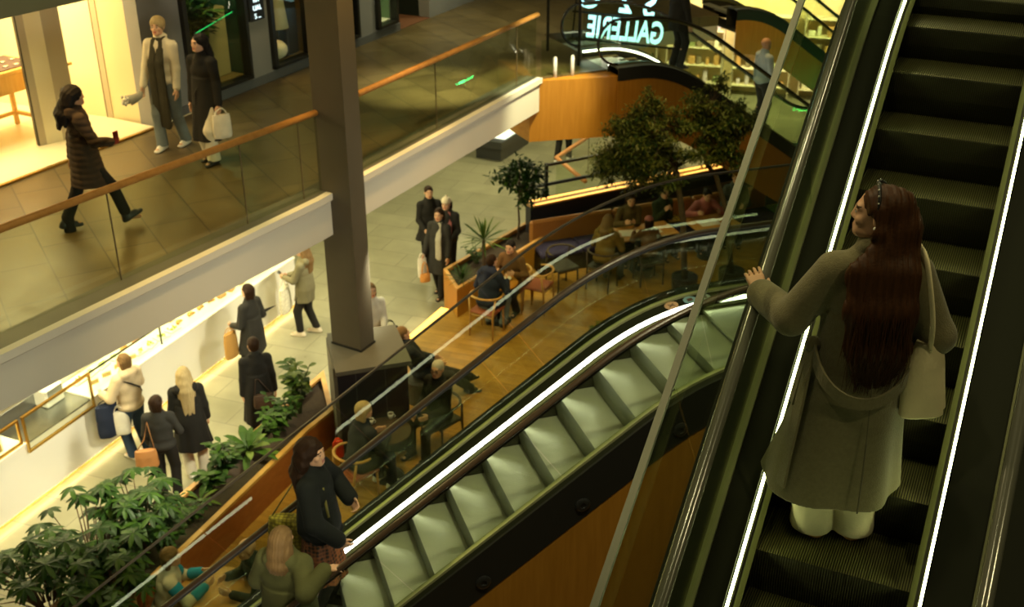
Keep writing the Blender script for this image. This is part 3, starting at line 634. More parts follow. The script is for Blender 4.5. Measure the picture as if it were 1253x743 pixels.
for i,s in enumerate((S_A-.3,S_A-.55,S_A-.85,S_A-1.1)):
    mb=MB(); mb.lathe([(.01,0),(.085,0),(.09,.02),(.09,.2),(.06,.23),(.06,.25),(.058,.25),(.058,.23),(.084,.2),(.084,.01)],n=18); mb.build('glass_jar',M_glassc,None,smooth=True,loc=Cp(s,.2,1.003),label='clear glass jar of biscuits at the left end of the counter',cat='jar',group='biscuit jars at the left of the counter')
    for j in range(5): 
        q=Cp(s,.2,1.012+j*.03); mb=MB(); mb.lathe([(.005,0),(.06,0),(.07,.012),(.06,.024),(.005,.026)],n=12); mb.build('biscuit',mat('biscuit',(.62,.38,.12),.7),None,smooth=True,loc=q,label='round biscuit stacked inside a jar at counter left end',cat='biscuit',group='biscuits in the jars')
for i,(s,y) in enumerate(((S_A-.42,.55),(S_A-.75,.6),(S_A-1.05,.5))):
    mb=MB(); mb.tube([(.06*math.cos(a),.06*math.sin(a),.03) for a in [2*math.pi*j/14 for j in range(15)]],.028,8); mb.build('ring_doughnut',mat('doughnut',(.50,.18,.08),.5),None,smooth=True,loc=Cp(s,y,1.004),label='brown ring doughnut behind the jars at counter left end',cat='doughnut',group='doughnuts at the counter')
tl=empty('till',Cp(S_B-.28,.5,.98),CRZ,label='pale boxy till standing at the right end of the steel well',cat='till')
mb=MB(); mb.box((0,0,.14),(.34,.3,.28),bev=.02); mb.build('housing',mat('till white',(.75,.75,.68),.4),tl)
mb=MB(); mb.box((0,-.155,.20),(.26,.01,.12)); mb.build('screen',mat('till screen',(.25,.27,.24),.2),tl)
mb=MB(); mb.box((0,.02,.29),(.16,.16,.02)); mb.build('printer_slot',mat('till grey',(.4,.4,.36),.4),tl)
mb=MB(); a=Cp(S0,2.6,0); b=Cp(S1+2,2.6,0); mb.prism([a.xy,b.xy,(b-nC*.15).xy,(a-nC*.15).xy],0,3.5); mb.build('wall_counter',M_cream2,kind='structure')
mb=MB(); c_=Cp((S0+S1)/2,2.45,1.0); mb.box((0,0,0),(S1-S0,.3,.05)); mb.build('wall_shelf',M_wtop,None,loc=c_,rz=CRZ,label='long white shelf on the wall behind the food counter',cat='shelf')
# ================================================================== plants
M_lf1=mat('leaf deep green',(.012,.036,.004),.5,nscale=5,namt=.4,spec=.2); M_lf2=mat('leaf mid green',(.028,.066,.006),.5,nscale=5,namt=.35,spec=.2); M_lf3=mat('leaf pale green',(.075,.115,.015),.5,nscale=5,namt=.3,spec=.2); M_lf4=mat('leaf olive',(.080,.092,.008),.55,nscale=4,namt=.4)
M_stem=mat('stem brown',(.10,.06,.03),.8); M_stemg=mat('stem green',(.08,.10,.03),.6); M_bark=mat('bark',(.07,.045,.025),.85,nscale=14,namt=.4,bump=.5)
def umbrella_plant(loc,h,spread,n,label,seed,m=M_lf1,m2=M_lf2,lsize=.15,group=None):
    rng=random.Random(seed); o=empty('umbrella_plant',loc,label=label,cat='plant',group=group); st=MB(); lf=MB()
    for i in range(n):
        a=rng.uniform(0,2*math.pi); e=rng.uniform(.15,1.0)**.6; tip=Vector((math.cos(a)*spread*e,math.sin(a)*spread*e,h*rng.uniform(.35,1.0)*(1.1-.45*e)))
        b=Vector((math.cos(a)*spread*.12,math.sin(a)*spread*.12,0)); mid=(b+tip)/2+Vector((0,0,.1*h))
        st.tube([b,mid,tip],[.011,.008,.004],5)
        k=rng.randint(7,9); tilt=Vector((math.cos(a)*.35*e,math.sin(a)*.35*e,1)).normalized(); u=tilt.orthogonal().normalized(); w_=tilt.cross(u)
        for j in range(k):
            b_=2*math.pi*j/k+rng.uniform(-.1,.1); d=u*math.cos(b_)+w_*math.sin(b_)-tilt*.1
            leaf(lf,tip,d,lsize*rng.uniform(.85,1.25),lsize*.36,1 if rng.random()<.4 else 0,droop=.3)
    st.build('stems',M_stem,o); lf.build('foliage',[m,m2],o); return o
def rosette(loc,r,n,label,seed,m=M_lf2,m2=M_lf3,w=.07,up=(.2,1.2),name='broadleaf_plant',droop=.4,group=None):
    rng=random.Random(seed); o=empty(name,loc,label=label,cat='plant',group=group); lf=MB(); st=MB()
    st.tube([(0,0,0),(0,0,r*.25)],[.03,.02],6)
    for i in range(n):
        a=i*2.4+rng.uniform(-.2,.2); e=up[0]+(up[1]-up[0])*i/n; d=Vector((math.cos(a)*math.cos(e),math.sin(a)*math.cos(e),math.sin(e)))
        leaf(lf,Vector((0,0,r*.2))+d*.02,d,r*rng.uniform(.8,1.15),w*rng.uniform(.85,1.15),1 if rng.random()<.35 else 0,droop=droop)
    st.build('crown_base',M_stemg,o); lf.build('foliage',[m,m2],o); return o
def bushy(loc,h,sp,n,label,seed,L=.10,w=.045,m=M_lf1,m2=M_lf2,name='leafy_plant',stems=7,group=None):
    rng=random.Random(seed); o=empty(name,loc,label=label,cat='plant',group=group); st=MB(); lf=MB()
    for i in range(stems):
        a=2*math.pi*i/stems+rng.uniform(-.4,.4); rr=sp*rng.uniform(.2,1); tip=Vector((math.cos(a)*rr,math.sin(a)*rr,h*rng.uniform(.6,1))); pts=[Vector((math.cos(a)*.03,math.sin(a)*.03,0)),tip*.5+Vector((0,0,.12*h)),tip]
        st.tube(pts,[.01,.007,.004],5)
        for j in range(n//stems):
            t=rng.uniform(.25,1); p=pts[0].lerp(pts[1],t*2) if t<.5 else pts[1].lerp(pts[2],t*2-1)
            b=rng.uniform(0,2*math.pi); leaf(lf,p,Vector((math.cos(b),math.sin(b),rng.uniform(-.1,.7))),L*rng.uniform(.7,1.25),w*rng.uniform(.8,1.2),1 if rng.random()<.4 else 0)
    st.build('stems',M_stemg,o); lf.build('foliage',[m,m2],o); return o
def tree(loc,trunk,crowns,n,label,seed,L=.05,w=.022,m=M_lf4,m2=M_lf1,name='tree',r0=.06,droop=.2):
    """trunk: list of points (local); crowns: list of (centre,radius)"""
    rng=random.Random(seed); o=empty(name,loc,label=label,cat='tree'); tb=MB(); tb.tube(trunk,[r0*(1-.5*i/(len(trunk)-1)) for i in range(len(trunk))],9); tb.build('trunk',M_bark,o,smooth=True)
    br=MB(); lf=MB(); tot=sum(r**3 for c,r in crowns)
    for c,r in crowns:
        c=Vector(c); base=min((Vector(p) for p in trunk),key=lambda p:(p-c).length)
        tips=[]
        for i in range(max(5,int(26*r))):
            d=Vector((rng.gauss(0,1),rng.gauss(0,1),rng.gauss(0,1))).normalized(); t=c+d*r*rng.uniform(.6,1.0); tips.append(t)
            br.tube([base,base.lerp(t,.5)+Vector((0,0,.05)),t],[r0*.28,r0*.16,.004],5)
        for i in range(int(n*r**3/tot)):
            t=rng.choice(tips); s_=rng.random()**.5; p=c+(t-c)*rng.uniform(.35,1.15)+Vector((rng.gauss(0,.16*r),rng.gauss(0,.16*r),rng.gauss(0,.13*r)))
            leaf(lf,p,Vector((rng.gauss(0,1),rng.gauss(0,1),rng.gauss(0,.7)+.2)),L*rng.uniform(.7,1.3),w*rng.uniform(.8,1.2),1 if rng.random()<.3 else 0,droop)
    br.build('branches',M_bark,o); lf.build('foliage',[m,m2],o); return o
# long planter
RZ_=.85
Oa=at(172,646,RZ_); Ob=at(396,453,RZ_); Ia=at(227,671,RZ_); Ic=at(408,501,RZ_); Ib=at(378,525,RZ_)
dP=(Ob-Oa).normalized(); Oz=Oa-dP*3.2; Iz=Ia-dP*3.0
PLC=Vector((Oa.x,Oa.y,0))
pl=empty('planter',PLC,label='long wooden planter bed between stone corridor and seating floor',cat='planter')
poly=[Oz,Ob,Ic,Ib,Ia,Iz]
def inset(poly,o):
    n=len(poly); out=[]; ar=sum(poly[i].x*poly[(i+1)%n].y-poly[(i+1)%n].x*poly[i].y for i in range(n)); sg=1 if ar<0 else -1
    for i in range(n):
        out.append(offs(Vector((poly[i-1].x,poly[i-1].y,0)),Vector((poly[i].x,poly[i].y,0)),Vector((poly[(i+1)%n].x,poly[(i+1)%n].y,0)),o*sg))
    return out
def ringwall(poly,z0,z1,t,mname,m,parent,c):
    inn=inset(poly,t); n=len(poly); v=[];f=[]
    for p,q in zip(poly,inn): v+=[(p.x-c.x,p.y-c.y,z0),(p.x-c.x,p.y-c.y,z1),(q.x-c.x,q.y-c.y,z1),(q.x-c.x,q.y-c.y,z0)]
    for i in range(n):
        j=(i+1)%n
        for k in range(4): f.append((i*4+k,j*4+k,j*4+(k+1)%4,i*4+(k+1)%4))
    mb=MB(); mb.add(v,f); o=mb.build(mname,m,parent)
    bm_fix(o.data); return inn
import bmesh
def bm_fix(me):
    b=bmesh.new(); b.from_mesh(me); bmesh.ops.recalc_face_normals(b,faces=b.faces); b.to_mesh(me); b.free()
inn=ringwall(poly,0,RZ_-.04,.03,'wood_sides',M_red,pl,PLC)
ringwall([p for p in poly],RZ_-.04,RZ_,.07,'rim',M_rim,pl,PLC)
mb=MB(); mb.prism([(p-PLC).xy for p in inn],.0,RZ_-.10); mb.build('soil',M_soil,pl)
M_lw=mat('lit step strip',(.9,.55,.15),.4)
zS=RZ_-.10
def inpl(px,py,z=zS): p=at(px,py,z); return (p.x,p.y,z)
umbrella_plant(inpl(118,715),1.30,.72,60,'big umbrella plant filling the lower left end of the planter',1,lsize=.17)
umbrella_plant(inpl(60,742),1.0,.75,44,'spreading umbrella plant at the very corner below the big one',2,lsize=.16)
umbrella_plant(inpl(176,672),1.28,.46,50,'tall umbrella plant standing beside the corridor below the pair in black',3,lsize=.15)
umbrella_plant(inpl(135,750),.9,.55,34,'low umbrella plant in front of the big one near the escalator rail',4,lsize=.15)
bushy(inpl(232,640),.32,.32,150,'low dark green creeper covering the middle of the planter',5,L=.09,w=.05)
bushy(inpl(205,672),.38,.3,150,'low bush between the tall umbrella plant and the creeper',6,L=.09,w=.05)
rosette(inpl(246,618),.30,14,'small palm-like plant by the planter rim at the feet of person in black',7,w=.05,name='palm_plant')
bushy(inpl(258,600),.34,.18,70,'dark drooping leafed plant on the planter rim',8,L=.15,w=.08)
bushy(inpl(273,585),.52,.26,130,'glossy green bush next to the big broadleaf plant',9,L=.15,w=.07,m=M_lf1)
rosette(inpl(306,560),.50,22,'broadleaf plant with long striped arching leaves in mid planter',10,w=.11)
bushy(inpl(338,535),.45,.30,120,'leafy mid green bush behind the broadleaf plant',11,L=.13,w=.06,m=M_lf2)
bushy(inpl(366,505),.92,.30,110,'tall leafy plant with rounded leaves in front of the man in black coat',12,L=.17,w=.09,m=M_lf2,m2=M_lf3,stems=9)
bushy(inpl(348,520),.55,.28,110,'dense low shrub at the foot of the tall leafy plant',13,L=.12,w=.06)
# second planter
A2=at(542.5,329,RZ_); B2=at(559,354,RZ_); d2=(at(600,296,RZ_)-A2).normalized()
poly2=[A2,A2+d2*2.7,B2+d2*2.7,B2]; PC2=Vector((A2.x,A2.y,0))
p2=empty('planter',PC2,label='square-ended wooden planter beside the table with the man in blue',cat='planter')
inn2=ringwall(poly2,0,RZ_-.04,.03,'wood_sides',M_clad,p2,PC2); ringwall(poly2,RZ_-.04,RZ_,.06,'rim',M_rim,p2,PC2)
mb=MB(); mb.prism([(p-PC2).xy for p in inn2],0,RZ_-.1); mb.build('soil',M_soil,p2)
rosette(inpl(566,348),.40,70,'tuft of dark grass blades at the near end of second planter',20,m=M_lf1,m2=M_lf2,w=.016,up=(.3,1.4),name='grass_tuft',droop=.3)
o=rosette(inpl(592,300,zS+.45),.46,46,'spiky pale green yucca standing in the second planter',21,m=M_lf2,m2=M_lf3,w=.035,up=(-.3,1.45),name='yucca',droop=.12)
mb=MB(); mb.tube([(0,0,-.45),(0,0,.1)],[.035,.03],8); mb.build('stem',M_bark,o)
bushy(inpl(583,322),.35,.3,100,'low green groundcover between the grass and the yucca',22,L=.09,w=.04)
fp=Vector(inpl(634,292))
tree(fp,[(0,0,0),(.02,0,.35),(0,.02,.7),(.04,0,1.0)],[((-.22,0,1.30),.30),((.1,0,1.45),.32),((.3,.0,1.15),.28),((.12,0,.9),.28),((0,0,1.1),.3),((.42,0,.95),.2)],900,'small ficus tree with airy rounded crown in the second planter',23,L=.12,w=.055,m=M_lf1,m2=M_lf2,r0=.025,name='ficus_tree')
# ================================================================== booth bench, ledge, trees
b0=at(648,272,1.15); dB=azd(68.6); nB=Vector((dB.y,-dB.x,0))  # nB towards the camera
b0=Vector((b0.x,b0.y,.2)); BL=5.2; BRZ=math.atan2(dB.y,dB.x)
M_leather=mat('tan leather',(.40,.17,.035),.45,nscale=5,namt=.15); M_seat=mat('dark violet seat cloth',(.035,.025,.085),.8); M_dk=mat('booth dark',(.03,.024,.016),.6)
bo=empty('booth_bench',b0,BRZ,label='long booth bench with tan leather back and dark violet seat',cat='bench')
mb=MB(); mb.box((BL/2,-.30,.26),(BL,.56,.32)); mb.build('base',M_dk,bo)
n=6
for i in range(n): mb=MB(); mb.box(((i+.5)*BL/n,-.31,.475),(BL/n-.012,.58,.11),bev=.03); mb.build('seat_cushion',M_seat,bo,smooth=False)
for i in range(3): mb=MB(); mb.box(((i+.5)*BL/3,0,.72),(BL/3-.01,.12,.5),bev=.04); mb.build('backrest',M_leather,bo)
# trough behind, navy wall and glowing ledge
g0=at(655,251,1.34); g0=Vector((g0.x,g0.y,.2)); g1=at(860,209,1.34); g1=Vector((g1.x,g1.y,.2)); dG=(g1-g0).normalized(); nG=Vector((dG.y,-dG.x,0)); g2=g0+dG*6.5
lw=empty('planted_ledge',g0,math.atan2(dG.y,dG.x),label='dark navy low wall behind the bench topped by a glowing gold ledge',cat='ledge')
mb=MB(); mb.box((3.2,.1,.55),(6.6,.2,1.1)); mb.build('wall_body',M_navy,lw)
mb=MB(); mb.box((3.2,.12,1.12),(6.6,.28,.04)); mb.build('ledge_top',M_rim,lw)
mb=MB(); mb.box((3.2,-.0,1.145),(6.5,.05,.012)); mb.box((3.2,.20,1.145),(6.5,.06,.012)); mb.build('light_strip',M_gold,lw)
mb=MB(); h0=b0+dB*.05-nB*.08; h1=b0+dB*BL-nB*.08; mb.prism([h0.xy,h1.xy,(g0+dG*5.6).xy,(g0+dG*.1).xy],ZF,.98); mb.build('trough_trim',M_soil,kind='structure')
def treeat(px,py,z): p=at(px,py,z); return Vector((p.x,p.y,z))
def depth_pt(px,py,Y):
    a=(px-WPX/2)/FPX; b=(py-HPX/2)/FPX; s,c=math.sin(PITCH),math.cos(PITCH); d=Vector((a,c-b*s,-s-b*c)); return Vector((0,0,CAMZ))+d*(Y/d.y)
k1=lambda px,py,base,dy=0:(depth_pt(px,py,base.y+dy)-base)
def tbase(px,Y): 
    lo,hi=0,900
    for _ in range(40):
        m=(lo+hi)/2
        if depth_pt(px,m,Y).z>ZF: lo=m
        else: hi=m
    p=depth_pt(px,lo,Y); p.z=ZF; return p
t1=tbase(836,18.05); t2=tbase(893,18.30)
def pot(o,r=.24,h=.42):
    mb=MB(); mb.lathe([(.01,0),(r*.85,0),(r,h),(r*.92,h),(r*.9,h-.05),(.01,h-.05)],n=22); mb.build('pot',M_navy,o,smooth=False)
tr1=[Vector((0,0,.36))]+[k1(px,py,t1) for px,py in ((836,270),(832,240),(826,205),(820,180),(812,160),(800,140))]
o=tree(t1,tr1,[(k1(770,195,t1),.58),(k1(790,150,t1),.46),(k1(757,150,t1),.20),(k1(800,122,t1),.18),(k1(800,205,t1),.42),(k1(838,190,t1),.34),(k1(826,150,t1),.34),(k1(752,212,t1),.36),(k1(784,175,t1),.56),(k1(792,112,t1),.12),(k1(765,170,t1),.4),(k1(815,215,t1),.36)],21000,'dark olive tree with dense spreading crown behind the bench, left of the pair',24,L=.075,w=.022,r0=.06); pot(o)
tr2=[Vector((0,0,.36))]+[k1(px,py,t2) for px,py in ((890,262),(882,235),(876,215),(864,200),(860,180),(868,150),(872,125))]
o=tree(t2,tr2,[(k1(862,130,t2),.36),(k1(880,105,t2),.22),(k1(893,150,t2),.38),(k1(850,160,t2),.26),(k1(888,190,t2),.36),(k1(898,170,t2),.34),(k1(872,165,t2),.40),(k1(905,145,t2),.28)],12000,'thinner olive tree with crooked trunk beside the foreground escalator glass',25,L=.075,w=.022,r0=.05); pot(o)
bushy(at(742,418,ZF),.36,.34,110,'low fan of pale green leaves on the wooden floor beside the escalator top',30,L=.22,w=.05,m=M_lf2,m2=M_lf3)
# black rail fence and wooden rail by the stair opening beyond
f0=at(668,240,1.0); 
fo=empty('rail_fence',(f0.x,f0.y,0),math.atan2(dG.y,dG.x),label='black metal rail fence with glass behind the glowing ledge',cat='fence')
p=Vector((f0.x,f0.y,0))
mb=MB(); mb.box((0,0,.85),(.06,.06,1.7)); mb.build('post',M_black,fo)
mb=MB(); mb.box((1.9,0,.85),(.05,.05,1.7)); mb.build('post',M_black,fo)
mb=MB(); mb.box((2.4,0,1.66),(4.8,.05,.05)); mb.build('top_rail',M_black,fo)
mb=MB(); mb.box((2.2,0,1.25),(5.4,.05,.06)); mb.build('mid_rail',mat('blue black rail',(.03,.035,.06),.4),fo)
mb=MB(); mb.box((2.4,0,.95),(4.7,.012,1.4)); mb.build('glass_panel',M_glassc,fo)
sr=[at(723,165,1.0),at(681,193,1.0),at(703,213,1.0),at(716,222,1.0)]
for q in sr: q.z=0
M_orail=woodm('orange rail',(.50,.20,.06),(.58,.26,.09),.4)
for rp in (2,): pass
ro=balustrade([sr[0]+(sr[0]-sr[1])*.5,sr[1],sr[3]],0,1.0,'low glass stair guard with orange wooden handrail bent at a corner',[[1.0],[]],railm=M_orail,rr=.05,glass=M_glassc)
# jewellery display block with lit glass top
dq=at(593,191,0); d3=azd(27); cs=empty('display_block',(-.28,26.75,0),math.atan2(d3.y,d3.x),label='dark grey floor showcase with lit glass top under the walkway',cat='showcase')
mb=MB(); mb.box((.1,0,.17),(1.5,.70,.34)); mb.build('plinth',mat('showcase dark',(.04,.042,.04),.4),cs)
mb=MB(); mb.box((.1,0,.43),(1.75,.85,.18)); mb.build('band',mat('showcase dark',(.04,.042,.04),.4),cs)
mb=MB(); mb.box((.2,0,.535),(1.4,.75,.03)); mb.build('display_bed',emis('showcase bed',(.95,1,.85),1.2),cs)
mb=MB()
for c_,dm in (((.2,.38,.72),(1.4,.01,.36)),((.2,-.38,.72),(1.4,.01,.36)),((-.5,0,.72),(.01,.76,.36)),((.9,0,.72),(.01,.76,.36)),((.2,0,.9),(1.4,.76,.01))): mb.box(c_,dm)
mb.build('glass_box',M_glassc,cs)
mb=MB(); mb.box((.55,.05,.58),(.5,.3,.06)); mb.build('blue_card',emis('blue card',(.1,.5,1),1.0),cs)
# ================================================================== back shops on the lower floor
M_shelfback=mat('lit shop wall',(.72,.58,.30),.7,nscale=1.5,namt=.3)
q0=Vector((1.2,33.5,0)); q1=Vector((12.5,30.5,0))
vwall('wall_back',q0,q1,0,4.0,M_shelfback,.2)
vwall('wall_far',Vector((-6,42,0)),Vector((14,40,0)),0,9,mat('far wall dark',(.10,.11,.075),.7),.2)
sd_=(q1-q0).normalized(); sn_=Vector((sd_.y,-sd_.x,0)); SRZ=math.atan2(sd_.y,sd_.x)
if sn_.y>0: sn_=-sn_
rng=random.Random(5)
for i in range(4):
    c=q0+sd_*(2.4+i*1.9)+sn_*.3; sh=empty('shelf_unit',c,SRZ,label='tall lit shop shelf unit full of goods far behind the escalators',cat='shelf',group='shelf units in the far shop')
    mb=MB()
    for z in (.3,.8,1.3,1.8,2.3): mb.box((0,0,z),(1.6,.4,.03))
    mb.build('shelf_boards',M_cream2,sh)
    for sx in (-.8,.8): mb=MB(); mb.box((sx,0,1.2),(.04,.4,2.4)); mb.build('side_panel',M_taupe,sh)
    for z in (.8,1.3,1.8,2.3):
        for j in range(6):
            hh=rng.uniform(.12,.34); p=c+sd_*((j-2.5)*.25+rng.uniform(-.04,.04)); cc=rng.choice([(.85,.8,.6),(.6,.35,.12),(.25,.2,.12),(.7,.6,.7),(.3,.35,.15)])
            mb=MB(); mb.box((0,0,hh/2),(rng.uniform(.08,.2),.2,hh),bev=.02); mb.build('boxed_good',mat('good %.2f'%cc[0],cc,.6),None,loc=(p.x,p.y,z-.5+.018 if z>.8 else .318),rz=SRZ,label='small boxed good on a lit shelf in the far shop',cat='goods',group='goods on the far shop shelves')
# added reversed letters standing in for a blue-white sign reflected in the glass
M_signrefl=emis('reflected sign blue white',(.42,.85,1),2.6)
SGc=depth_pt(765,38,21.6)
sgx=empty('sign_reflection',SGc,0,label='big glowing blue-white reversed letters standing in for a reflection in the far escalator glass',cat='sign'); sgx.rotation_euler=(0,R(5),R(-4))
for body,x,z,sz,sx in (('GALLERIE',0,0,.58,.60),('S',-.40,.52,.66,.8),('2',.05,.55,.66,.8),('C',.72,.58,.66,.8)):
    t_=text(body,sz,'lettering',M_signrefl,sgx,(-x if body!='GALLERIE' else 0,0,z),(math.pi/2,0,math.pi),.03,bev=.010); t_.scale=(sx,1,1)
mb=MB(); mb.box((0,.08,-.26),(2.1,.04,.03)); mb.box((0,.08,.26),(2.1,.04,.03))
for x in (-1.0,1.0): mb.box((x,.08,1.6),(.03,.03,3.7))
mb.build('reflection_frame',M_black,sgx)
# ================================================================== furniture
M_oak=woodm('oak chair',(.42,.22,.06),(.52,.30,.09),.45,(6,6,1),2); M_redseat=mat('red brown seat',(.26,.07,.03),.6)
M_dks=mat('dark chair frame',(.06,.035,.02),.5)
def chair(loc,az,label,frame=M_oak,seat=M_redseat,group=None,z=None):
    z=ZF if z is None else z
    o=empty('cafe_chair',(loc[0],loc[1],z),-R(az),label=label,cat='chair',group=group)   # faces local +y
    mb=MB(); mb.box((0,0,.45),(.46,.44,.045),bev=.02); mb.build('seat',seat,o)
    for sx in (-1,1):
        mb=MB(); mb.tube([(sx*.21,.19,0),(sx*.20,.18,.43)],[.014,.018],8); mb.build('leg',frame,o,smooth=True)
        mb=MB(); mb.tube([(sx*.22,-.22,0),(sx*.215,-.20,.45),(sx*.25,-.17,.72)],[.014,.019,.016],8); mb.build('leg',frame,o,smooth=True)
    mb=MB(); mb.tube([(.27*math.cos(a),-.03-.24*math.sin(a)*1.0,.73+.02*math.sin(a)) for a in [math.pi*(-.12+1.24*i/14) for i in range(15)]],[.014]+[.022]*13+[.014],8,flat=.8); mb.build('backrest',frame,o,smooth=True)
    for s_ in ((-.2,-.2,.2,-.2),(-.2,.18,.2,.18)): mb=MB(); mb.tube([(s_[0],s_[1],.40),(s_[2],s_[3],.40)],.012,6); mb.build('seat_rail',frame,o)
    return o
def table(loc,label,r=.36,z=.3,h=.74,top=M_clad,square=None,az=0):
    o=empty('cafe_table',(loc[0],loc[1],z),-R(az),label=label,cat='table')
    mb=MB()
    if square: mb.box((0,0,h-.015),(square[0],square[1],.03),bev=.006)
    else: mb.lathe([(.01,h-.03),(r-.01,h-.03),(r,h-.02),(r,h-.005),(r-.005,h),(.01,h)],n=30)
    mb.build('table_top',top,o)
    mb=MB(); mb.tube([(0,0,.03),(0,0,h-.03)],.03,10); mb.build('column',M_black,o,smooth=True)
    mb=MB(); mb.lathe([(.01,0),(.22,0),(.22,.012),(.04,.03),(.01,.03)],n=24); mb.build('base',M_black,o,smooth=True); return o
def cup(loc,label,m,group=None,coffee=True):
    o=empty('cup',loc,0,label=label,cat='cup',group=group)
    mb=MB(); mb.lathe([(.005,0),(.028,0),(.042,.08),(.038,.08),(.026,.006),(.005,.006)],n=16); cb_=mb.build('body',m,o,smooth=True)
    mb=MB(); mb.lathe([(.003,.066),(.037,.066),(.037,.068),(.003,.068)],n=16); mb.build('coffee',mat('coffee',(.07,.03,.01),.3),cb_)
    mb=MB(); mb.tube([(.038+.025*math.sin(a),0,.04+.022*math.cos(a)) for a in [math.pi*i/8 for i in range(9)]],.005,6); mb.build('cup_handle',m,o); return o

# ---------------------------------------------------------------- things in the shop windows
def inwin(w,t,y,z=0): return wl(w[0]+(w[1]-w[0])*t,y,zb+.06+z)
M_lit=mat('display white',(.80,.76,.62),.5)
o=bushy(inwin(w1,.55,.55,.0),1.9,.45,420,'tall leafy green plant inside the window left of the sign',40,L=.24,w=.09,m=M_lf1,m2=M_lf3,stems=9)
mb=MB(); mb.box((0,0,.55),(.42,.18,1.1),bev=.02); mb.build('display_screen',mat('tan display panel',(.42,.34,.14),.6),None,loc=inwin(w1,.80,.40),rz=math.atan2(dW.y,dW.x),label='tan upright display panel at right inside the plant window',cat='screen')
for i,(t,y,z) in enumerate(((.16,.22,0),(.22,.3,.28),(.14,.34,.52))):
    mb=MB(); mb.lathe([(.01,0),(.10,0),(.12,.12),(.09,.24),(.05,.27),(.01,.27)],n=16); mb.build('white_vase',M_lit,None,smooth=True,loc=inwin(w1,t,y,z if i==0 else 0) if i==0 else inwin(w1,t+.02*i,y+.1*i),label='rounded white vase at the left foot of the plant window',cat='vase',group='white vases in the plant window')
tu=empty('reflection_tube',inwin(w1,.62,.18,.95),math.atan2(dW.y,dW.x),label='thin green glow line added as a reflection across the plant window',cat='lamp')  # glowing line added in place of a green reflection on the window
mb=MB(); mb.tube([(-.42,0,-.10),(.5,0,.06)],.006,8); mb.build('tube',emis('green glow',(.02,.7,.16),1.1),tu)
for c_ in ((-.42,.02,-.10),(.5,.02,.06)): mb=MB(); mb.box(c_,(.05,.05,.05)); mb.build('end_cap',M_black,tu)
mn=empty('mannequin',inwin(w2,.58,.30),math.atan2(dW.y,dW.x),label='headless mannequin in a long pale coat inside the second shop window',cat='mannequin')
mb=MB(); mb.lathe([(.01,0),(.16,0),(.16,.02),(.01,.02)],n=18); mb.tube([(0,0,0),(0,0,.5)],.018,8); mb.build('stand',M_black,mn)
mb=MB(); mb.tube([(-.07,0,.08),(-.07,0,.60)],[.04,.07],8); mb.tube([(.07,0,.08),(.07,0,.60)],[.04,.07],8); mb.build('legs',mat('mannequin trousers',(.03,.03,.025),.8),mn,smooth=True)
mb=MB(); mb.lathe([(.01,.48),(.19,.48),(.17,.7),(.14,.98),(.18,1.22),(.17,1.36),(.07,1.43),(.05,1.5),(.01,1.5)],n=20); mb.tube([(-.17,0,1.34),(-.24,-.02,1.05),(-.22,-.06,.82)],[.06,.05,.045],8); mb.tube([(.17,0,1.34),(.24,-.02,1.05),(.22,-.06,.82)],[.06,.05,.045],8); mb.build('coat',mat('pale coat cloth',(.70,.64,.42),.8),mn,smooth=True)
mb=MB(); mb.ball((0,0,.17),(.24,.2,.17),18,12); mb.build('round_pouf',M_lit,None,smooth=True,loc=inwin(w2,.34,.22),label='white rounded pouf on the floor of the mannequin window',cat='pouf')
mb=MB(); mb.lathe([(.01,0),(.12,0),(.15,.1),(.10,.3),(.12,.36),(.01,.37)],n=16); mb.build('orange_basket',mat('orange basket',(.62,.22,.05),.6),None,smooth=True,loc=inwin(w2,.78,.30,1.05),label='orange basket on a dark stand at right in mannequin window',cat='basket')
mb=MB(); mb.box((0,0,.52),(.3,.3,1.04),bev=.02); mb.build('display_plinth',M_dk,None,loc=inwin(w2,.78,.30),rz=math.atan2(dW.y,dW.x),label='dark display plinth under the orange basket',cat='plinth')

# thin green glow line, unseen, placed for its mirror image in walkway glass; posts added
na,nb_=Vector((7.49,21.47,1.87)),Vector((8.87,24.09,1.86))
tu=empty('reflection_tube',(na.x,na.y,0),0,label='long thin green glow tube on two added posts, placed unseen to mirror in the walkway glass',cat='lamp')
mb=MB(); mb.tube([(0,0,1.87),tuple(nb_-Vector((na.x,na.y,0)))],.028,8); mb.build('tube',emis('green glow bright',(.02,1,.25),30),tu)
for q in (Vector((0,0,0)),nb_-na): mb=MB(); mb.tube([(q.x,q.y,0),(q.x,q.y,1.84)],.02,8); mb.build('post',M_black,tu)
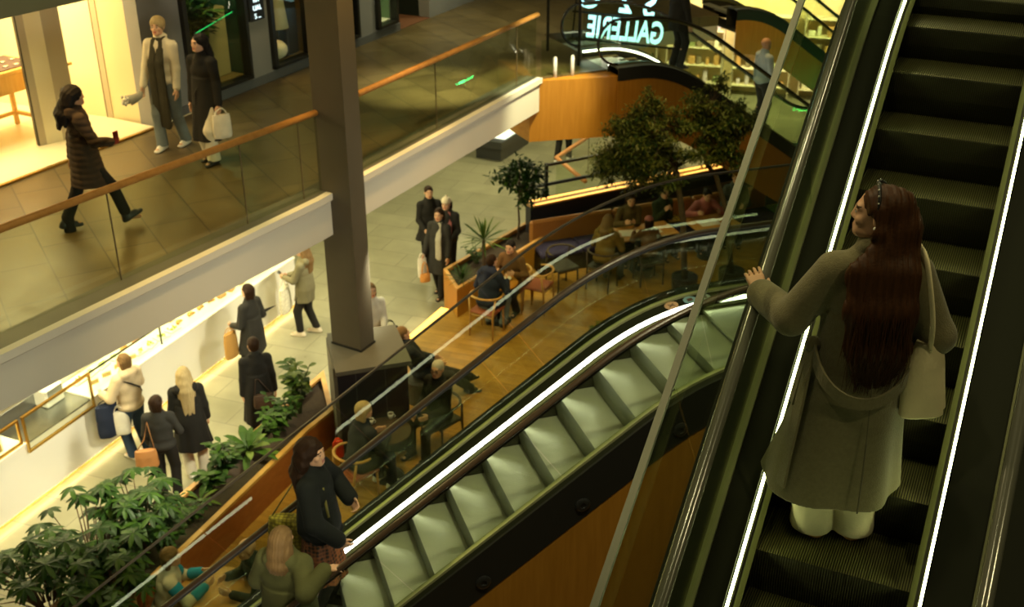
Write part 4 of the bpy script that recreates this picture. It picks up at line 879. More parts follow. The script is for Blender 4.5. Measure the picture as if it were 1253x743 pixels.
# round safety stickers at the top of the middle escalator
def onMx(x,v,h): 
    a=MP(x,v,h); M=Matrix.Translation(PM)@Matrix.Rotation(math.pi/2-R(72.02),4,'Z')@Matrix.Scale(SM,4); return M@a
def prj(X):
    s,c=math.sin(PITCH),math.cos(PITCH); x,y,z=X.x,X.y,X.z-CAMZ; d=y*c-z*s; return WPX/2+FPX*x/d, HPX/2+FPX*(-y*s-z*c)/d
for i,(px,py,cc,lb) in enumerate(((829,391,(.55,.33,.20),'round orange-white safety sticker on the dark top deck of middle escalator'),(851,391,(.20,.36,.42),'round blue safety sticker beside the orange one on escalator deck'),(866,388,(.42,.50,.50),'round pale blue safety sticker nearest the near escalator glass'))):
    best=min(((math.hypot(prj(onMx(x*.05,v,.088))[0]-px,prj(onMx(x*.05,v,.088))[1]-py),x*.05,v) for x in range(40,130) for v in (-.10,-.13,-.27,-.32,-.37)),key=lambda t:t[0])
    c=onMx(best[1],best[2],.086); n_=(onMx(best[1],best[2],.12)-c).normalized()
    st_=empty('safety_sticker',c,0,label=lb,cat='sticker'); st_.rotation_euler=n_.to_track_quat('Z','Y').to_euler()
    mb=MB(); mb.lathe([(.002,0),(.062,0),(.062,.002),(.002,.002)],n=24); mb.build('disc',mat('sticker %d'%i,cc,.5),st_)
    mb=MB(); mb.box((0,0,.003),(.012,.07,.001),M=Rz(.7)); mb.box((0,0,.003),(.05,.05,.001)) if i else mb.box((0,0,.003),(.012,.07,.001),M=Rz(-.7)); mb.build('pictogram',mat('sticker mark',(.5,.5,.45) if i else (.12,.07,.05),.5),st_)
# ================================================================== figures: smooth-blended bodies and clothes
def V3(*a): return np.array(a[0] if len(a)==1 else a,float)
def unit(v): v=np.asarray(v,float); return v/max(1e-9,np.linalg.norm(v))
def fr_(fwd,up):
    """rows: right, forward, up"""
    u=unit(up); f=unit(np.asarray(fwd,float)-u*np.dot(fwd,u)); r=np.cross(f,u); return np.array([r,f,u])
class Sd:
    def __init__(s): s.p=[]; s.zc=None
    def cap(s,a,b,r1,r2=None,k=.02,sub=False,flat=None):
        r2=r1 if r2 is None else r2; a=V3(a);b=V3(b); m=max(r1,r2); s.p.append(('c',np.minimum(a,b)-m,np.maximum(a,b)+m,k,sub,(a,b,r1,r2,flat))); return s
    def chain(s,pts,rs,k=.02,flat=None):
        for i in range(len(pts)-1): s.cap(pts[i],pts[i+1],rs[i],rs[i+1],k,flat=flat)
        return s
    def ell(s,c,r,M=None,k=.02,sub=False):
        c=V3(c); r=V3(r); m=r.max(); s.p.append(('e',c-m,c+m,k,sub,(c,r,M))); return s
    def stack(s,rows,k=.03,fold=0,nf=7,ph=0,axis=None):
        """rows: (centre xyz, half width x, half depth y) from top to bottom, M rows frame"""
        rows=[(V3(c),a,b) for c,a,b in rows]; M=axis if axis is not None else np.eye(3)
        A=np.array([c for c,_,_ in rows]); m=max(max(a,b) for _,a,b in rows)
        s.p.append(('s',A.min(0)-m,A.max(0)+m,k,False,(rows,M,fold,nf,ph))); return s
    def ev(s,P,band):
        d=np.full(len(P),9.0)
        for kind,lo,hi,k,sub,q in s.p:
            mg=band+k*1.2
            I=np.nonzero(np.all((P>lo-mg)&(P<hi+mg),axis=1))[0]
            if len(I)==0: continue
            X=P[I]
            if kind=='c':
                a,b,r1,r2,flat=q; ab=b-a; L=max(1e-9,ab@ab); h=np.clip(((X-a)@ab)/L,0,1); D=X-a-h[:,None]*ab
                if flat is not None:
                    ax,f=flat; D=D+np.outer(D@ax,ax)*(1/f-1)
                    e=np.linalg.norm(D,axis=1)-(r1+(r2-r1)*h)
                    e=np.where(e>0,e*min(1,f*1.3),e)
                else: e=np.linalg.norm(D,axis=1)-(r1+(r2-r1)*h)
            elif kind=='e':
                c,r,M=q; D=X-c
                if M is not None: D=D@M.T
                n=np.linalg.norm(D/r,axis=1); n2=np.linalg.norm(D/(r*r),axis=1); e=n*(n-1)/np.maximum(n2,1e-6)
            else:
                rows,M,fold,nf,ph=q; C=np.array([c for c,_,_ in rows]); Z=(C@M.T)[:,2]; D=X@M.T; z=D[:,2]
                o=np.argsort(Z); Zs=Z[o]; cx=np.interp(z,Zs,(C@M.T)[o,0]); cy=np.interp(z,Zs,(C@M.T)[o,1]); ax=np.interp(z,Zs,np.array([rows[i][1] for i in o])); by=np.interp(z,Zs,np.array([rows[i][2] for i in o]))
                x=(D[:,0]-cx);y=(D[:,1]-cy); th=np.arctan2(y/by,x/ax)
                if fold:
                    t=np.clip((Zs[-1]-z)/max(1e-6,Zs[-1]-Zs[0]),0,1); g=1+fold*t*(np.sin(nf*th+ph)+.5*np.sin((nf*2-3)*th+ph*2+z*3)); ax=ax*g;by=by*g
                n=np.sqrt((x/ax)**2+(y/by)**2); n2=np.sqrt((x/ax**2)**2+(y/by**2)**2); e=n*(n-1)/np.maximum(n2,1e-6)
                e=np.maximum(e,np.maximum(z-Zs[-1],Zs[0]-z))
            if sub:
                o_=-e; dd=d[I]; h=np.clip(.5-.5*(dd-o_)/max(k,1e-6),0,1); d[I]=dd+(o_-dd)*h+k*h*(1-h)
            else:
                dd=d[I]; h=np.clip(.5+.5*(dd-e)/max(k,1e-6),0,1); d[I]=dd+(e-dd)*h-k*h*(1-h)
        if s.zc is not None: d=np.maximum(d,s.zc-P[:,2])
        return d
    def mesh(s,name,res=.012,disp=None):
        lo=np.min([p[1] for p in s.p if not p[4]],axis=0)-res*3; hi=np.max([p[2] for p in s.p if not p[4]],axis=0)+res*3
        B=4; n=(np.ceil((hi-lo)/(res*B)).astype(int)+1); cg=[lo[i]+(np.arange(n[i])+.5)*res*B-.5*res for i in range(3)]
        G=np.stack(np.meshgrid(*cg,indexing='ij'),-1).reshape(-1,3); dc=s.ev(G,res*B*2).reshape(n)
        fine=np.repeat(np.repeat(np.repeat(np.where(dc>0,1.,-1.),B,0),B,1),B,2)
        act=np.abs(dc)<res*B*1.9
        act=np.repeat(np.repeat(np.repeat(act,B,0),B,1),B,2); idx=np.nonzero(act); N=fine.shape
        P=np.stack([lo[i]+idx[i]*res for i in range(3)],-1); dv=s.ev(P,res*3)
        if disp is not None: dv=dv+disp(P)
        fine[idx]=dv
        S=fine<0
        # surface nets
        c=np.zeros(tuple(x-1 for x in N),int)
        for dx in(0,1):
            for dy in(0,1):
                for dz in(0,1): c+=S[dx:N[0]-1+dx,dy:N[1]-1+dy,dz:N[2]-1+dz]
        cell=(c>0)&(c<8); ci=np.nonzero(cell); vid=np.full(cell.shape,-1); vid[ci]=np.arange(len(ci[0]))
        acc=np.zeros((len(ci[0]),3)); cnt=np.zeros(len(ci[0]))
        cor=[(dx,dy,dz) for dx in(0,1) for dy in(0,1) for dz in(0,1)]
        val={q:fine[ci[0]+q[0],ci[1]+q[1],ci[2]+q[2]] for q in cor}
        for q in cor:
            for ax in range(3):
                if q[ax]==0:
                    r=list(q); r[ax]=1; r=tuple(r); a,b=val[q],val[r]; m=(a<0)!=(b<0)
                    t=np.where(m,a/np.where(np.abs(a-b)<1e-12,1,a-b),0); pt=np.tile(np.array(q,float),(len(a),1)); pt[:,ax]+=t
                    acc[m]+=pt[m]; cnt[m]+=1
        vs=lo+(np.stack(ci,-1)+acc/np.maximum(cnt,1)[:,None])*res
        F=[]
        for ax in range(3):
            sl0=[slice(None)]*3; sl1=[slice(None)]*3; sl0[ax]=slice(0,-1); sl1[ax]=slice(1,None)
            A=S[tuple(sl0)];Bb=S[tuple(sl1)]; e=np.nonzero(A!=Bb); sgn=A[e]
            o1,o2=[i for i in range(3) if i!=ax]
            ok=(e[o1]>0)&(e[o2]>0)&(e[o1]<cell.shape[o1])&(e[o2]<cell.shape[o2]); e=[x[ok] for x in e]; sgn=sgn[ok]
            def g(d1,d2):
                q=list(e); q[o1]=q[o1]-d1; q[o2]=q[o2]-d2; return vid[q[0],q[1],q[2]]
            f=np.stack([g(1,1),g(0,1),g(0,0),g(1,0)],-1)
            flip=sgn if ax!=1 else ~sgn
            f=np.where(flip[:,None],f,f[:,::-1]); F.append(f)
        F=np.concatenate(F); F=F[np.all(F>=0,axis=1)]
        # light smoothing
        me=bpy.data.meshes.new(name); me.vertices.add(len(vs)); me.vertices.foreach_set('co',vs.astype(np.float32).ravel())
        me.loops.add(F.size); me.loops.foreach_set('vertex_index',F.astype(np.int32).ravel()); me.polygons.add(len(F)); me.polygons.foreach_set('loop_start',np.arange(0,F.size,4,dtype=np.int32)); me.polygons.foreach_set('loop_total',np.full(len(F),4,np.int32))
        me.polygons.foreach_set('use_smooth',np.ones(len(F),bool)); me.update(calc_edges=True); me.validate(); return me
def mats_by(me,mats,fn):
    for m in mats: me.materials.append(m)
    n=len(me.polygons); c=np.zeros(n*3); me.polygons.foreach_get('center',c); me.polygons.foreach_set('material_index',fn(c.reshape(-1,3)).astype(np.int32))
def ik(a,t,l1,l2,pole):
    a=V3(a);t=V3(t); d=t-a; L=np.linalg.norm(d); L2=min(L,(l1+l2)*.998); d=d/max(L,1e-9); t=a+d*L2
    x=(l1*l1-l2*l2+L2*L2)/(2*L2); h=math.sqrt(max(0,l1*l1-x*x)); p=V3(pole); p=unit(p-d*(p@d)); return a+d*x+p*h,t
SKIN=mat('skin light',(.62,.36,.22),.5); SKIN2=mat('skin tan',(.46,.25,.13),.5); LIP=mat('lips',(.42,.12,.09),.4); EYE=mat('eye dark',(.02,.015,.012),.2); EYEW=mat('eye white',(.42,.38,.32),.4); BROW=mat('brow',(.07,.04,.02),.8)
HAIR={'black':mat('hair black',(.010,.008,.007),.6,spec=.15,nscale=40,namt=.5,stretch=(1,1,.08)),'brown':mat('hair brown',(.024,.011,.005),.6,spec=.15,nscale=40,namt=.5,stretch=(1,1,.08)),'blond':mat('hair blond',(.40,.30,.145),.6,spec=.15,nscale=40,namt=.4,stretch=(1,1,.08)),'fair':mat('hair fair brown',(.16,.095,.038),.6,spec=.15,nscale=40,namt=.4,stretch=(1,1,.08)),'grey':mat('hair grey',(.50,.46,.38),.6,nscale=40,namt=.3),'auburn':mat('hair auburn',(.055,.016,.008),.42,nscale=60,namt=.55,stretch=(1,1,.05))}
def cloth(name,c,rough=.85,ns=9,na=.2,bump=.25,bs=90): return mat(name,c,rough,nscale=ns,namt=na,bump=bump,bscale=bs,spec=.2)
def hand_sdf(S,w,fd,pn,side,curl=.35,sc=1.0,spread=.12,k=.006,thumb_close=.4):
    """w wrist, fd finger direction, pn palm normal (facing side), side +1 right hand / -1 left"""
    fd=unit(fd); pn=unit(V3(pn)-fd*(V3(pn)@fd)); lat=np.cross(fd,pn)*side   # towards thumb side
    L=.088*sc
    for i,o in enumerate((-.030,-.010,.010,.030)):
        S.cap(V3(w)+lat*o*.45*sc,V3(w)+fd*L+lat*o*sc,.017*sc,.0125*sc,k=.012)
    for i,(o,ln) in enumerate(((-.030,.058),(-.010,.072),(.011,.078),(.031,.070))):
        ln*=sc; b=V3(w)+fd*L*.97+lat*o*sc; d=unit(fd+lat*spread*(o/.03)*.6); c=curl*(1+.15*(1.5-i)); p=b
        for j,(q,r) in enumerate(((.45,.0088),(.32,.0080),(.25,.0070))):
            a=c*(.5,1.2,1.8)[j]; dd=unit(d*math.cos(a)+pn*math.sin(a)); n=p+dd*ln*q; S.cap(p,n,r*sc,(r-.0008)*sc,k=.004); p=n
    b=V3(w)+fd*L*.30+lat*.028*sc; d=unit(lat*.75+fd*.75+pn*.35); n=b+d*.036*sc; S.cap(b,n,.0135*sc,.0105*sc,k=.01); d2=unit(fd*.95+lat*(.45-thumb_close*.6)+pn*.3); S.cap(n,n+d2*.034*sc,.0102*sc,.0082*sc,k=.005)
def head_sdf(S,c,F,sc,female=True,k=.018):
    """c head centre, F rows right/fwd/up"""
    def W(x,y,z): return V3(c)+(F.T@V3(x,y,z))*sc
    S.ell(W(0,-.012,.022),V3(.074,.094,.086)*sc,F,k=k); S.ell(W(0,.030,-.040),V3(.058,.062,.072)*sc,F,k=.03)
    S.cap(W(-.022,.068,-.085),W(.022,.068,-.085),.020*sc,k=.025); S.cap(W(-.045,.02,-.075),W(-.012,.07,-.092),.02*sc,.018*sc,k=.02); S.cap(W(.045,.02,-.075),W(.012,.07,-.092),.02*sc,.018*sc,k=.02)
    S.cap(W(0,.088,.008),W(0,.100,-.028),.0085*sc,.011*sc,k=.012); S.ell(W(.011,.094,-.033),V3(.009,.009,.007)*sc,F,k=.008); S.ell(W(-.011,.094,-.033),V3(.009,.009,.007)*sc,F,k=.008)
    S.cap(W(-.038,.074,.020),W(.038,.074,.020),.012*sc,k=.02)
    for sx in (-1,1):
        S.ell(W(sx*.032,.095,.000),V3(.017,.010,.010)*sc,F,k=.012,sub=True); S.ell(W(sx*.032,.078,.000),V3(.0135,.0135,.0115)*sc,F,k=.004)
        S.ell(W(sx*.042,.062,-.030),V3(.022,.022,.02)*sc,F,k=.02)
        S.ell(W(sx*.076,-.010,-.012),V3(.010,.020,.032)*sc,F,k=.008)
    S.cap(W(-.018,.088,-.060),W(.018,.088,-.060),.0075*sc,k=.006); S.cap(W(-.015,.087,-.070),W(.015,.087,-.070),.0085*sc,k=.006)
    return W
def person(name,loc,az,h=1.72,label='',group=None,skin=SKIN,pel=None,lean=(0,0),twist=0,feet=None,toes=(0,0),hands=None,epole=None,head=(0,0,0),top=None,bottom=None,shoes=None,hair=None,extra=None,curl=(.4,.4),palm=None,fdir=None,res=1.0,female=True,build=1.0,ground=0,footz=(0,0),hat=None,glasses=None,scarf=None,shz=.283):
    """loc: point on the ground; az facing (deg). Local axes x right, y forward, z up. Returns (object, dict of joints)"""
    o=empty(name,loc,-R(az),label=label,cat='person',group=group); s=h/1.72; H=h
    P=V3(pel) if pel is not None else V3(0,0,.525*H)
    lx,ly=R(lean[0]),R(lean[1]); up=unit(V3(math.sin(ly),math.sin(lx),math.cos(lx)*math.cos(ly))); right=unit(V3(math.cos(R(twist)),-math.sin(R(twist)),0)); right=unit(right-up*(right@up)); fwd=np.cross(up,right); T=np.array([right,fwd,up]); 
    def B(x,y,z): return P+T.T@V3(x,y,z)
    chest=B(0,0,.22*H); nb=B(0,-.01*H,.325*H); 
    SHW=.094*H*build
    sh=[B(-SHW,-.005,shz*H),B(SHW,-.005,shz*H)]
    hp=[P+V3(-.054*H,0,-.01*H),P+V3(.054*H,0,-.01*H)]
    ft=feet or ((-.055*H,0),(.055*H,0.03))
    an=[]; kn=[]
    for i in (0,1):
        z=.05*H+footz[i]; t=V3(ft[i][0],ft[i][1],z if len(ft[i])<3 else ft[i][2]+.05*H); k_,t=ik(hp[i],t,.245*H,.235*H,(0.12*(-1,1)[i],1,.15)); kn.append(k_); an.append(t)
    hd=hands or ((-.17*H,.06,.47*H),(.17*H,.06,.47*H)); el=[];wr=[]
    for i in (0,1):
        pole=(epole[i] if epole else ((-1,1)[i]*.5,-1,-.3)); e,t=ik(sh[i],hd[i],.172*H,.152*H,pole); el.append(e); wr.append(t)
    hy,hpch,hr=[R(q) for q in head]; f0=V3(math.sin(hy)*math.cos(hpch),math.cos(hy)*math.cos(hpch),math.sin(hpch)); u0=V3(math.sin(hr),0,1); F=fr_(f0,u0+up*.6)
    hc=nb+up*.030*H+F[2]*.070*H+F[1]*.012*H; hs=s*1.0
    J=dict(P=P,T=T,B=B,sh=sh,el=el,wr=wr,hp=hp,kn=kn,an=an,hc=hc,F=F,hs=hs,nb=nb,up=up,H=H,s=s,ft=ft,o=o)
    # ---- body
    S=Sd(); b=build
    S.ell(P+up*.0,V3(.088*b,.062,.075)*H,T,k=.03); S.ell(B(0,0,.10*H),V3(.072*b,.052,.08)*H,T,k=.04); S.ell(B(0,.0,.205*H),V3(.084*b,.052,.09)*H,T,k=.04)
    S.cap(B(0,-.006,.28*H),nb+up*.03*H,.042*H,.032*H,k=.03); S.cap(nb,hc-F[2]*.03*H,.033*H,.031*H,k=.015)
    S.cap(sh[0],nb-up*.012*H,.028*H,k=.03); S.cap(sh[1],nb-up*.012*H,.028*H,k=.03)
    for i in (0,1):
        S.cap(sh[i],el[i],.027*H*b,.022*H,k=.02); S.cap(el[i],wr[i],.022*H,.0145*H,k=.012)
        S.cap(hp[i],kn[i],.046*H*b,.03*H,k=.03); m=kn[i]*.68+an[i]*.32+V3(0,-.008*H,0); S.chain([kn[i],m,an[i]],[.029*H,.03*H,.02*H],k=.02)
        td=V3(math.sin(R(toes[i])),math.cos(R(toes[i])),0); a=an[i]; S.cap(a-V3(0,0,.025*H)-td*.02*H,a-V3(0,0,.033*H)+td*.085*H,.02*H,.015*H,k=.02)
        fd=fdir[i] if fdir and fdir[i] is not None else unit(wr[i]-el[i]); pn=palm[i] if palm and palm[i] is not None else (-(-1,1)[i],.0,0.05)
        hand_sdf(S,wr[i]-unit(wr[i]-el[i])*.004,fd,pn,(-1,1)[i],curl[i],s)
    W=head_sdf(S,hc,F,hs,female); J['W']=W
    me=S.mesh('body',.0085*res)
    Fi=F; c0=V3(hc)
    def sel(c):
        q=((c-c0)@Fi.T)/hs; m=np.zeros(len(c)); fr=q[:,1]>.05
        m[fr&(np.abs(q[:,0])<.022)&(np.abs(q[:,2]+.065)<.0115)&(q[:,1]>.082)]=1
        for sx in (-1,1):
            ex=np.abs(q[:,0]-sx*.032); m[fr&(ex<.0125)&(np.abs(q[:,2])<.0075)&(q[:,1]>.07)]=3; m[fr&(ex<.0065)&(np.abs(q[:,2])<.0075)&(q[:,1]>.07)]=2
            m[fr&(ex<.02)&(np.abs(q[:,2]-.021-.1*(.02-ex))<.0045)]=4
        return m
    mats_by(me,[skin,LIP,EYE,EYEW,BROW],sel)
    link('body',me,[],o)
    # ---- trousers / skirt / legs
    if bottom:
        kind=bottom.get('kind','trousers'); m=bottom['m']; S=Sd(); th=bottom.get('t',.012)*1.0; r=bottom.get('r',(.052,.040,.040)); z0=bottom.get('hem',.035)
        if kind=='trousers':
            S.ell(P+up*.01*H,V3(.096*b,.070,.082)*H,T,k=.03)
            for i in (0,1):
                d=unit(an[i]-kn[i]); end=an[i]+d*(.05-z0)*H*.6
                S.cap(hp[i],kn[i],(r[0]+.004)*H*b,r[1]*H,k=.03); S.cap(kn[i],end,r[1]*H,r[2]*H,k=.02)
                if footz[i]==0 and len(ft[i])<3: S.cap(end,V3(end[0],end[1],-.04),r[2]*H,k=.01)
            if max(footz)==0 and all(len(q)<3 for q in ft): S.zc=z0*H
        else:
            hz=bottom['hem']*H; mid=(V3(an[0])+V3(an[1]))/2; tgt=V3(P[0]*.5+mid[0]*.5,P[1]*.5+mid[1]*.5,hz)
            S.stack([(B(0,0,.10*H),.078*H,.058*H),(P,.10*H*b,.075*H),(P*.5+tgt*.5,.115*H,.10*H),(tgt,bottom.get('w',.13)*H,bottom.get('d',.12)*H)],fold=bottom.get('fold',.05),nf=9,k=.02)
        link('trousers' if kind=='trousers' else 'skirt',S.mesh('bottom',.011*res),[m],o)
        if kind!='trousers' and bottom.get('legs'):
            S=Sd()
            for i in (0,1): S.chain([kn[i]*.9+hp[i]*.1,kn[i],kn[i]*.65+an[i]*.35,an[i]],[.036*H,.033*H,.034*H,.024*H],k=.02)
            link('tights',S.mesh('tights',.011*res),[bottom['legs']],o)
    # ---- shoes
    if shoes:
        for i in (0,1):
            S=Sd(); td=V3(math.sin(R(toes[i])),math.cos(R(toes[i])),0); pit=shoes.get('pitch',(0,0))[i]; tdir=unit(td*math.cos(R(pit))+V3(0,0,math.sin(R(pit)))); nz=np.cross(np.cross(tdir,V3(0,0,1)),tdir) ; nz=unit(nz) if np.linalg.norm(nz)>.1 else V3(0,0,1)
            if nz[2]<0: nz=-nz
            a=an[i]; w_=.027*H; base=a-nz*.05*H
            def Q(y,z): return base+tdir*y*H+nz*z*H
            S.cap(Q(-.028,.016),Q(.085,.012),.026*H,.024*H,k=.015,flat=(nz,.62)); S.cap(Q(-.022,.03),Q(.055,.026),.026*H,.020*H,k=.02); 
            if shoes.get('boot'): S.cap(Q(-.012,.03),a*(1-shoes['boot'])+kn[i]*shoes['boot'],.030*H,.034*H,k=.02)
            else: S.cap(Q(-.015,.035),Q(-.012,.058),.025*H,.024*H,k=.015)
            me=S.mesh('shoe',.008*res); mats_by(me,[shoes['m'],shoes.get('sole',shoes['m'])],lambda c:(((c-base)@nz)<.012*H).astype(float)); link('boot' if shoes.get('boot') else 'shoe',me,[],o)
    # ---- upper garment
    def garment(top,nm):
        S=Sd(); t=top.get('t',.014)*1.0; m=top['m']; kind=top.get('kind','jacket'); sl=top.get('sl',(.040,.034,.029)); hem=top.get('hem')
        S.ell(B(0,.0,.205*H),V3((.090+t)*b,.056+t,.10)*H,T,k=.04); S.ell(B(0,0,.10*H),V3((.080+t)*b,.056+t,.10)*H,T,k=.05); S.cap(sh[0]+up*-.008*H,nb-up*.012*H,(.032+t*.4)*H,k=.03); S.cap(sh[1]+up*-.008*H,nb-up*.012*H,(.032+t*.4)*H,k=.03)
        S.cap(B(0,-.006,.28*H),nb+up*.012*H,(.050+t)*H,(.038+t*.6)*H,k=.03)
        if hem is None or hem<0: S.ell(P+up*.015*H,V3((.092+t)*b,.066+t,.06)*H,T,k=.04)
        for i in (0,1):
            e2=wr[i]-unit(wr[i]-el[i])*top.get('cuff',.01)*H
            S.chain([sh[i],el[i],e2],[(sl[0]+.002)*H,sl[1]*H,sl[2]*H],k=.025)
        if hem is not None and hem>=0:
            hz=hem*H; mid=(V3(kn[0])+V3(kn[1]))/2; tgt=V3(P[0]*.6+mid[0]*.4+top.get('hx',0),P[1]*.6+mid[1]*.4+top.get('hy',0),hz)
            S.stack([(B(0,0,.16*H),(.082+t)*H*b,(.062+t)*H),(P+up*.02*H,(.098+t)*H*b,(.078+t)*H),(P*.5+tgt*.5,(top.get('w',.13)*.55+.05)*H,(top.get('d',.11)*.55+.04)*H),(tgt,top.get('w',.13)*H,top.get('d',.11)*H)],k=.03,fold=top.get('fold',.04),nf=top.get('nf',7),ph=top.get('ph',0))
        if top.get('sit'):
            for i in (0,1): S.cap(hp[i]+up*.01*H,hp[i]*.45+kn[i]*.55,.062*H,.056*H,k=.03)
        if top.get('hood'):
            S.cap(nb+T.T@V3(-.05*H,-.035*H,.0),nb+T.T@V3(.05*H,-.035*H,.0),.042*H,k=.03); S.cap(nb+T.T@V3(0,-.05*H,-.0),nb+T.T@V3(0,-.06*H,-.05*H),.045*H,.03*H,k=.03)
        if top.get('collar'):
            for sx in (-1,1): S.cap(nb+T.T@V3(sx*.035*H,-.02*H,.02*H),nb+T.T@V3(sx*.03*H,.045*H,-.03*H),.016*H,k=.015)
        dsp=None
        if kind=='puffer':
            upv=up; dsp=lambda X: -.007*np.abs(np.sin(((X-P)@upv)/(.042*H)*math.pi))
        me=S.mesh(nm,.010*res,dsp); link(nm,me,[m],o); return S
    if top: garment(top,top.get('name','coat'))
    if extra:
        for g in extra: garment(g,g['name'])
    # ---- hair
    if hair and hair.get('style')!='bald':
        st=hair['style']; S=Sd(); g=hair.get('vol',1.0)
        S.ell(W(0,-.020,.030),V3(.083*g,.098*g,.088*g)*hs,F,k=.01)
        if st=='short': S.ell(W(0,-.045,-.02),V3(.074,.066,.07)*hs,F,k=.02)
        if st in('long','wavy'):
            L=hair.get('len',.26)*s; 
            for sx,yy,w_ in ((-1,-.03,.04),(1,-.03,.04),(-.5,-.075,.05),(.5,-.075,.05),(0,-.085,.05)):
                a=W(sx*.062,yy,.01); bk=nb+T.T@V3(sx*.075*s,(yy-.03)*s+hair.get('fwd',0)*s*(abs(sx)>.9),-.02*s)
                e=bk-up*L*(.75 if abs(sx)>.9 else 1)+T.T@V3(sx*.03*s,-.005*s if abs(sx)<.9 else .01,0)
                if hair.get('blow') is not None: bw=V3(hair['blow']); bk=bk+bw*.5; e=e+bw
                S.chain([a,bk*.5+a*.5,bk,e],[w_*g*hs,w_*1.05*g*hs,w_*1.05*hs*g,w_*.45*hs],k=.03)
        if st=='bob':
            for sx in (-1,-.5,0,.5,1): S.cap(W(sx*.065,-.04-.04*(1-abs(sx)),.0),W(sx*.072,-.045-.04*(1-abs(sx)),-.105),.042*hs,.03*hs,k=.025)
        if st=='bun':
            S.ell(W(0,-.12,.05),V3(.05,.05,.045)*hs,F,k=.015); S.ell(W(0,-.05,-.03),V3(.07,.06,.06)*hs,F,k=.02)
        if st=='fringe': S.ell(W(0,-.045,-.02),V3(.075,.066,.075)*hs,F,k=.02)
        S.ell(W(0,.115,-.045),V3(.064,.075,.092)*hs,F,k=.012,sub=True)
        if st in('short',): S.ell(W(0,.03,-.10),V3(.11,.075,.06)*hs,F,k=.01,sub=True)
        dsp=None
        if st in('wavy',): dsp=lambda X:.0045*np.sin(X[:,0]*95+2.2*np.sin(X[:,2]*28+1))*np.cos(X[:,1]*80+2*np.sin(X[:,2]*24))+.006*np.sin(X[:,2]*22+X[:,0]*14+X[:,1]*9)
        elif st in ('long','bob'): 
            dsp=lambda X:.003*np.sin(((X-c0)@Fi.T)[:,0]*260+X[:,2]*8)
        link('hair',S.mesh('hair',.009*res,dsp),[HAIR[hair['c']]],o)
    if hat:
        S=Sd(); S.ell(W(0,-.012,.045),V3(.092,.106,.085)*hs,F,k=.01); S.cap(W(0,-.02,.13),W(0,-.02,.14),.03*hs,.022*hs,k=.02) if hat.get('bobble') else None
        S.ell(W(0,.06,-.07),V3(.12,.13,.085)*hs,F,k=.01,sub=True)
        link('hat',S.mesh('hat',.009*res),[hat['m']],o)
    if glasses:
        mb=MB()
        for sx in (-1,1): mb.tube([W(sx*.032+.022*math.cos(a),.098,.0+.018*math.sin(a)) for a in [2*math.pi*i/16 for i in range(17)]],.003*hs,5); mb.tube([W(sx*.054,.096,.003),W(sx*.078,.02,.006)],.0025*hs,5)
        mb.tube([W(-.01,.102,.003),W(.01,.102,.003)],.0025*hs,5); mb.build('glasses',M_black,o)
    if scarf:
        S=Sd(); m=scarf['m']; pts=[nb+T.T@(V3(.062*math.cos(a),.058*math.sin(a)+.005,.02-.012*math.sin(a))*s) for a in [2*math.pi*i/10 for i in range(11)]]; S.chain(pts,[.026*s]*11,k=.02)
        for sx,L in ((-1,scarf.get('l',.55)),(1,scarf.get('r',.55))):
            if L>0:
                a=nb+T.T@(V3(sx*.045,.085,-.01)*s); q=B(sx*.058*s,.158*s,.16*H); e=B(sx*.062*s,.172*s,.30*H-L*H*.6); S.chain([a,q,e],[.038*s,.060*s,.066*s],k=.015,flat=(T[1],.32))
        link('scarf',S.mesh('scarf',.010*res,lambda X:.004*np.sin(X[:,0]*190)),[m],o)
    return o,J
# ================================================================== people
def wl2(o,p):
    """world point -> local point of a person/empty"""
    M=Matrix.Translation(o.location)@Matrix.Rotation(o.rotation_euler.z,4,'Z'); return M.inverted()@Vector(p)
def wld(o,p): return Matrix.Translation(o.location)@Matrix.Rotation(o.rotation_euler.z,4,'Z')@Vector(p)
K=dict
C_black=cloth('black wool',(.016,.015,.013)); C_char=cloth('charcoal cloth',(.030,.029,.026)); C_brown=cloth('dark brown quilt',(.050,.034,.022)); C_cream=cloth('cream knit',(.62,.55,.40)); C_jeans=cloth('pale jeans',(.16,.19,.20)); C_blue=cloth('blue jeans',(.03,.055,.10)); C_whitet=cloth('white trousers',(.62,.58,.46)); C_beige=cloth('beige fleece',(.60,.48,.32),bump=.6,bs=40); C_olive=cloth('olive jacket',(.085,.085,.030)); C_greyo=cloth('grey olive knit',(.17,.155,.09)); C_navy=cloth('navy cloth',(.016,.022,.045)); C_pink=cloth('pink cloth',(.50,.17,.16)); C_brick=cloth('rust brown jacket',(.14,.07,.025)); C_scarf=cloth('dark scarf',(.040,.036,.022),bump=.6,bs=30); C_tealg=cloth('grey green coat',(.07,.085,.07)); C_lblue=cloth('pale blue shirt',(.32,.38,.38)); C_teal=cloth('turquoise knit',(.02,.22,.36)); C_white=cloth('white cloth',(.66,.63,.54))
SH_w=K(m=mat('white shoe',(.72,.70,.62),.5),sole=mat('white sole',(.75,.73,.66),.5)); SH_b=K(m=mat('black shoe',(.015,.014,.012),.4)); SH_c=K(m=mat('cream shoe',(.66,.58,.44),.6))
def g0(px,py,z): p=at(px,py,z); return Vector((p.x,p.y,z))
